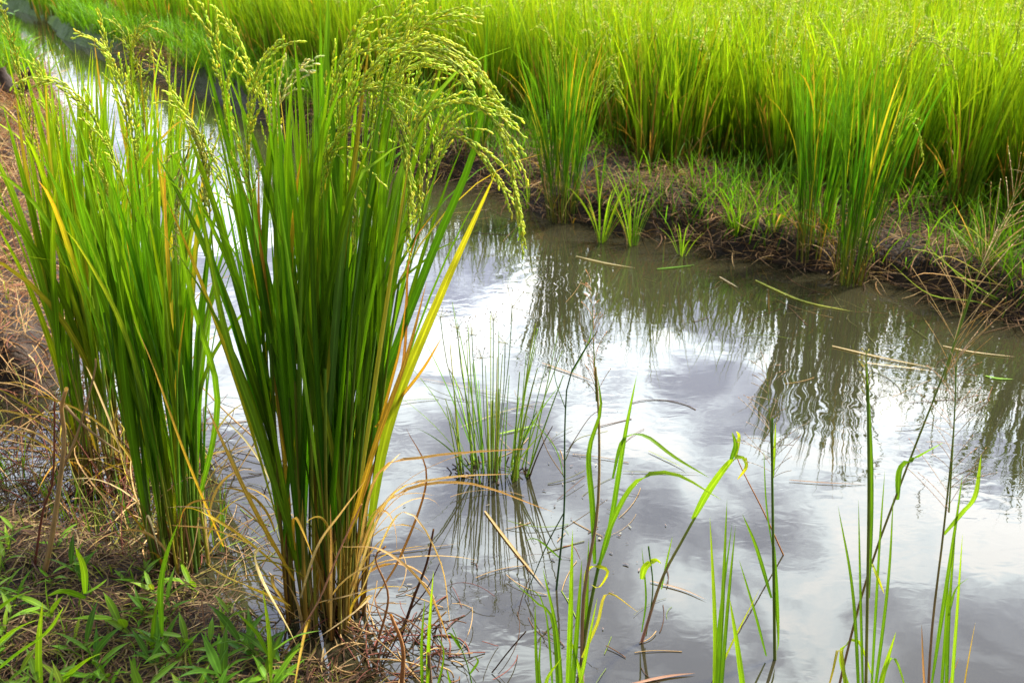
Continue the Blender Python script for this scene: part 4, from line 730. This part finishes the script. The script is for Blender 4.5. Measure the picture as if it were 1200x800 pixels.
# ------------------------------------------------------------------ broad-leaved grass sprouts on the near bank
def sprout(name, label, base, nl, ll, wd, green, seed, hs=0.06, group=None):
    global rng; keep = rng; rng = np.random.default_rng(seed); t = thing(name, label, 'grass', base, group); b = np.array(base, float)
    az = rng.uniform(0, 6.28); st = arc(b[None], np.array([az]), np.array([.3]), np.array([.5]), np.array([hs]), 7); mb = MB()
    tubes(mb, st, np.linspace(.0016, .001, 7)[None], np.tile(np.array([[[.14, .20, .03]]]), (1, 7, 1)), 5); mb.build('stem', M_STEM, t)
    for i in range(nl):
        f = 1 + 5 * i / max(nl - 1, 1); k = int(min(f, 5)); o = st[0, k] + (st[0, k + 1] - st[0, k]) * (f - k); a = az + i * 2.4 + rng.normal(0, .4); c = jitter(green, 1, .15)
        p = arc(o[None], np.array([a]), U(.5, 1.1, 1), U(.2, 1.0, 1), ll * U(.65, 1.15, 1), 9, 1.3); tt = np.linspace(0, 1, 9); pr = np.sin(np.clip(tt * 1.0 + .06, 0, 1) * np.pi) ** .6 * (1 - tt ** 3) + .03
        mb = MB(); strips(mb, p, wd * rng.uniform(.8, 1.15) * pr[None], side_of(np.array([a]), 1, 9, .2, .3), ramp(c, c * 1.15, 9), .18); mb.build('leaf', M_LEAF, t)
    rng = keep; return t
NEARG = (.12, .24, .012)
protos = []
for i in range(5): protos.append(sprout('grass_sprout', 'x', (0, 0, 0), 4 + i % 3, (.07, .055, .09, .06, .075)[i], (.013, .011, .014, .012, .010)[i], (NEARG, (.16, .30, .025), (.09, .20, .015), NEARG, (.18, .30, .02))[i], 200 + i, (.05, .04, .07, .05, .08)[i]))
LAB = 'small broad-leaved green sprout, one of many dotted over the near bank litter'; GRP = 'broad-leaved sprouts on the near bank'
spots = []; rr = random.Random(9)
while len(spots) < 64:
    px = rr.uniform(-40, 470); py = rr.uniform(640, 835)
    if py < 640 + .0 * px or px > 330 and py < 760: continue
    g = G(px, py, .05)
    if sdist(np.array([g[0]]), np.array([g[1]]), WP)[0] < .0: continue
    if any((g[0] - a) ** 2 + (g[1] - b) ** 2 < .022 ** 2 for a, b in spots): continue
    spots.append((g[0], g[1]))
for i, (x, y) in enumerate(spots):
    o = protos[i] if i < 5 else copy_tree(protos[i % 5]); o.location = (x, y, max(0, H1(x, y)) - .004); o.rotation_euler = (0, 0, rr.uniform(0, 6.28)); s = rr.uniform(.7, 1.3); o.scale = (s, s, s); o['label'] = LAB; o['group'] = GRP; o['category'] = 'grass'
def bank_blade(label, leaves, base):
    g = G(base[0], base[1], .05); t = thing('grass_plant', label, 'grass', (g[0], g[1], .05))
    for pts, wd, c in leaves: traced_leaf(t, [(x, y, g[1] - .02 * i) for i, (x, y) in enumerate(pts)], wd, c, face=(1, .5, .2))
bank_blade('tall upright grass blade beside a shorter one, in front of the bright left clump', [([(190, 745), (188, 690), (195, 650), (209, 612)], .011, (.12, .28, .015)), ([(178, 775), (180, 730), (186, 700)], .009, BR)], (188, 748))
bank_blade('broad bright blade cluster in the bottom left corner', [([(60, 810), (80, 790), (105, 770), (120, 765)], .020, (.18, .36, .015)), ([(48, 820), (45, 760), (50, 705)], .012, (.2, .36, .02)), ([(-10, 790), (20, 765), (55, 740), (75, 710)], .014, (.16, .34, .02)), ([(-10, 760), (20, 735), (45, 725)], .016, (.2, .38, .02)), ([(-10, 720), (15, 700), (40, 690)], .014, BR)], (40, 800))
bank_blade('leafy upright shoot with pink stem among the near bank litter', [([(100, 695), (98, 665), (88, 640)], .013, (.2, .38, .02)), ([(100, 695), (118, 684), (125, 678)], .014, (.13, .28, .06)), ([(100, 700), (75, 692), (55, 698)], .013, BR)], (100, 712))
bank_blade('erect yellow-green shoot at the foot of the largest clump, bottom', [([(318, 800), (315, 740), (308, 690)], .008, (.2, .36, .02)), ([(320, 800), (340, 770), (355, 755)], .016, (.12, .28, .04)), ([(316, 770), (300, 740), (275, 715)], .007, BR), ([(322, 760), (345, 745), (375, 738)], .010, (.14, .32, .06))], (318, 800))
for i, (px, py) in enumerate(((75, 600), (20, 560), (110, 620), (160, 625), (250, 640), (195, 575))):
    g = G(px, py); tuft('reed_shoot', ('thin green shoot cluster in the dark shallows beside the pale bent stalk', 'thin green shoot cluster at the left edge below the brown bank', 'thin green shoot cluster between the pale stalk and the bright clump', 'thin green shoots at the foot of the farthest left clump', 'thin shoots with yellow tips right of the bright clump base', 'thin straight shoots in the shade of the bright clump')[i],
                        (g[0], g[1], 0), 12, .17, .3, .004, (.10, .20, .015), seed=50 + i, bend=(0, .4), r=.04)

# ------------------------------------------------------------------ floating straws, flakes and tangled debris
def floater(label, pts, wd, c, name='floating_straw', cat='straw'):
    q = [G(x, y, .004) for x, y in pts]; p = smooth_path(q, 14)[None]; mb = MB(); sd = np.cross(tangents(p), np.array([0, 0, 1.])); c0 = np.array([c])
    strips(mb, p, 0.55 * wd * prof(14, .6)[None], sd, ramp(c0, c0 * .8, 14), -.25); o = mb.build(name, M_DRY, origin=q[0]); return tag(o, label, cat)
for a in (('long tan straw floating diagonally below the sedge clump', [(568, 598), (600, 640), (640, 690)], .012, STRAW), ('yellow-green leaf floating on the dark water below the close pair of clumps', [(885, 328), (940, 352), (1000, 365)], .022, (.36, .38, .06)),
          ('long pinkish-tan leaf floating on the right beside the spiked stalk', [(975, 405), (1040, 420), (1100, 432)], .018, (.42, .32, .16)), ('pale straw floating below the pinkish leaf', [(1015, 425), (1060, 430), (1095, 435)], .012, PALE),
          ('thin brown straw floating in the bright water left of the spiked stalk', [(925, 562), (965, 565), (1010, 567)], .007, (.25, .14, .07)), ('brown reed floating near the bottom centre', [(735, 802), (780, 792), (815, 788)], .012, (.30, .16, .10)),
          ('olive leaf floating right of the centre plant', [(730, 552), (780, 553), (828, 554)], .006, (.16, .17, .08)), ('short curled leaf standing off the olive floating leaf', [(760, 528), (795, 545), (805, 552)], .007, (.25, .28, .10)),
          ('tan straw floating right of the pink stem', [(762, 680), (800, 690), (828, 702)], .009, (.34, .24, .16)), ('green and brown leaf afloat behind the sedge clump', [(635, 425), (670, 437), (700, 448)], .012, (.34, .22, .12)),
          ('bright green leaf afloat against the back of the sedge clump', [(585, 508), (610, 502), (635, 496)], .012, (.26, .40, .03)), ('pale straw afloat at the back of the sedge clump', [(540, 500), (590, 482), (640, 470)], .005, (.40, .33, .14)),
          ('tan reed floating behind the grain heads, upper middle', [(675, 300), (710, 308), (745, 314)], .022, (.34, .28, .14)), ('green blade resting on the water under the tuft', [(770, 315), (800, 312), (815, 310)], .020, BR),
          ('pale chip of straw floating on the dark water, upper middle', [(843, 324), (855, 331), (865, 337)], .016, PALE), ('tan straw floating toward the right edge', [(1105, 405), (1140, 412), (1190, 418)], .012, PALE), ('green leaf floating near the right edge', [(1155, 440), (1170, 443), (1188, 444)], .016, (.2, .36, .04)),
          ('thin dead reed lying on the water between the largest clump and sedge', [(430, 648), (470, 645), (540, 636)], .007, (.24, .17, .10)), ('long fine straw reaching from largest clump toward the sedge', [(475, 440), (530, 450), (600, 465)], .004, (.34, .24, .14))):
    floater(*a)
def flakes():
    global rng; rng = np.random.default_rng(88); mb = MB(); pts = []
    for (cx, cy, sx, sy, k) in ((690, 700, 30, 60, 26), (650, 620, 45, 40, 26), (700, 600, 50, 40, 12), (560, 560, 60, 20, 14), (1000, 360, 120, 30, 34), (560, 240, 60, 25, 16), (640, 520, 60, 50, 8), (460, 770, 50, 25, 22), (280, 620, 25, 20, 14), (1110, 470, 60, 30, 8), (770, 340, 80, 20, 10), (850, 480, 150, 80, 8), (470, 650, 30, 30, 6), (60, 510, 40, 20, 20)):
        for _ in range(k): pts.append(G(rng.normal(cx, sx), rng.normal(cy, sy), .003))
    for q in pts:
        if sdist(np.array([q[0]]), np.array([q[1]]), WP)[0] > 0: continue
        k = 7; th = np.arange(k) * 2 * np.pi / k; r = rng.uniform(.001, .006) * np.exp(rng.normal(0, .3, k)); a = rng.uniform(0, 3.14); ex = rng.uniform(.12, .6)
        x = r * np.cos(th); y = r * np.sin(th) * ex; v = [(q[0], q[1], .0045)] + [(q[0] + x[i] * math.cos(a) - y[i] * math.sin(a), q[1] + x[i] * math.sin(a) + y[i] * math.cos(a), .0035) for i in range(k)]
        c = jitter(((.07, .04, .02), (.04, .03, .02), (.20, .15, .09))[rng.integers(0, 3)], 1)[0]; mb.add(v, c, np.zeros((k + 1, 2)), tris=[[0, 1 + i, 1 + (i + 1) % k] for i in range(k)])
    tag(mb.build('floating_debris', M_DEBRIS), 'scattered brown flakes and bits of leaf floating on the water', 'debris', kind='stuff')
    # tangles of fine dead stems in the shallows
    n = 700; px = rng.normal(90, 85, n); py = rng.normal(565, 50, n); o = np.array([G(a, b, .0) for a, b in zip(px, py)]); k = (o[:, 1] < 2.9) & (sdist(o[:, 0], o[:, 1], WP) < .05); o = o[k]; n = len(o); o[:, 2] = np.maximum(height(o[:, 0], o[:, 1]), 0) 
    th = U(0, 6.28, n); p = arc(o, th, U(.2, 1.5, n), U(-.2, 1.2, n), U(.06, .26, n), 8, 1.2, rng.normal(0, .8, n)); p[..., 2] = np.maximum(p[..., 2], .002)
    c = np.array([BROWN, STRAW, RED, (.09, .05, .03), (.2, .2, .04)])[rng.integers(0, 5, n)] * np.exp(rng.normal(0, .3, (n, 1))); mb = MB(); tubes(mb, p, np.full((n, 8), .0011) * U(.6, 1.6, n)[:, None], ramp(c, c, 8), 4)
    n = 160; px = rng.normal(460, 60, n); py = rng.normal(755, 30, n); o = np.array([G(a, b, .0) for a, b in zip(px, py)]); th = U(0, 6.28, n); p = arc(o, th, U(.4, 1.5, n), U(0, 1.4, n), U(.03, .14, n), 8, 1.2, rng.normal(0, .9, n)); p[..., 2] = np.maximum(p[..., 2], .002)
    c = np.array([BROWN, STRAW, RED, (.09, .05, .03)])[rng.integers(0, 4, n)]; tubes(mb, p, np.full((n, 8), .0011) * U(.6, 1.6, n)[:, None], ramp(c, c, 8), 4)
    for (cx, cy, sx, sy, n, lo, hi) in ((670, 610, 50, 60, 26, .03, .16), (610, 505, 70, 30, 16, .06, .25), (700, 720, 50, 40, 12, .03, .12), (280, 640, 40, 40, 60, .04, .16), (1000, 350, 120, 20, 26, .05, .25), (1080, 450, 70, 40, 12, .06, .22), (580, 250, 60, 22, 34, .06, .25)):
        o = np.array([G(a, b, .002) for a, b in zip(rng.normal(cx, sx, n), rng.normal(cy, sy, n))]); k = sdist(o[:, 0], o[:, 1], WP) < 0; o = o[k]; n = len(o); th = U(0, 6.28, n)
        p = arc(o, th, np.full(n, np.pi / 2) - np.abs(rng.normal(0, .06, n)), U(0, .25, n), U(lo, hi, n), 9, 1, rng.normal(0, .6, n)); p[..., 2] = np.maximum(p[..., 2], .0015)
        c = np.array([BROWN, STRAW, (.16, .16, .05), (.09, .05, .03), (.2, .28, .03)])[rng.integers(0, 5, n)]; tubes(mb, p, np.full((n, 9), .0008) * U(.5, 1.6, n)[:, None], ramp(c, c, 9), 4)
    tag(mb.build('dead_tangle', M_DRY), 'tangle of fine dead stems in the shallows along the near bank', 'dead grass', kind='stuff')
flakes()
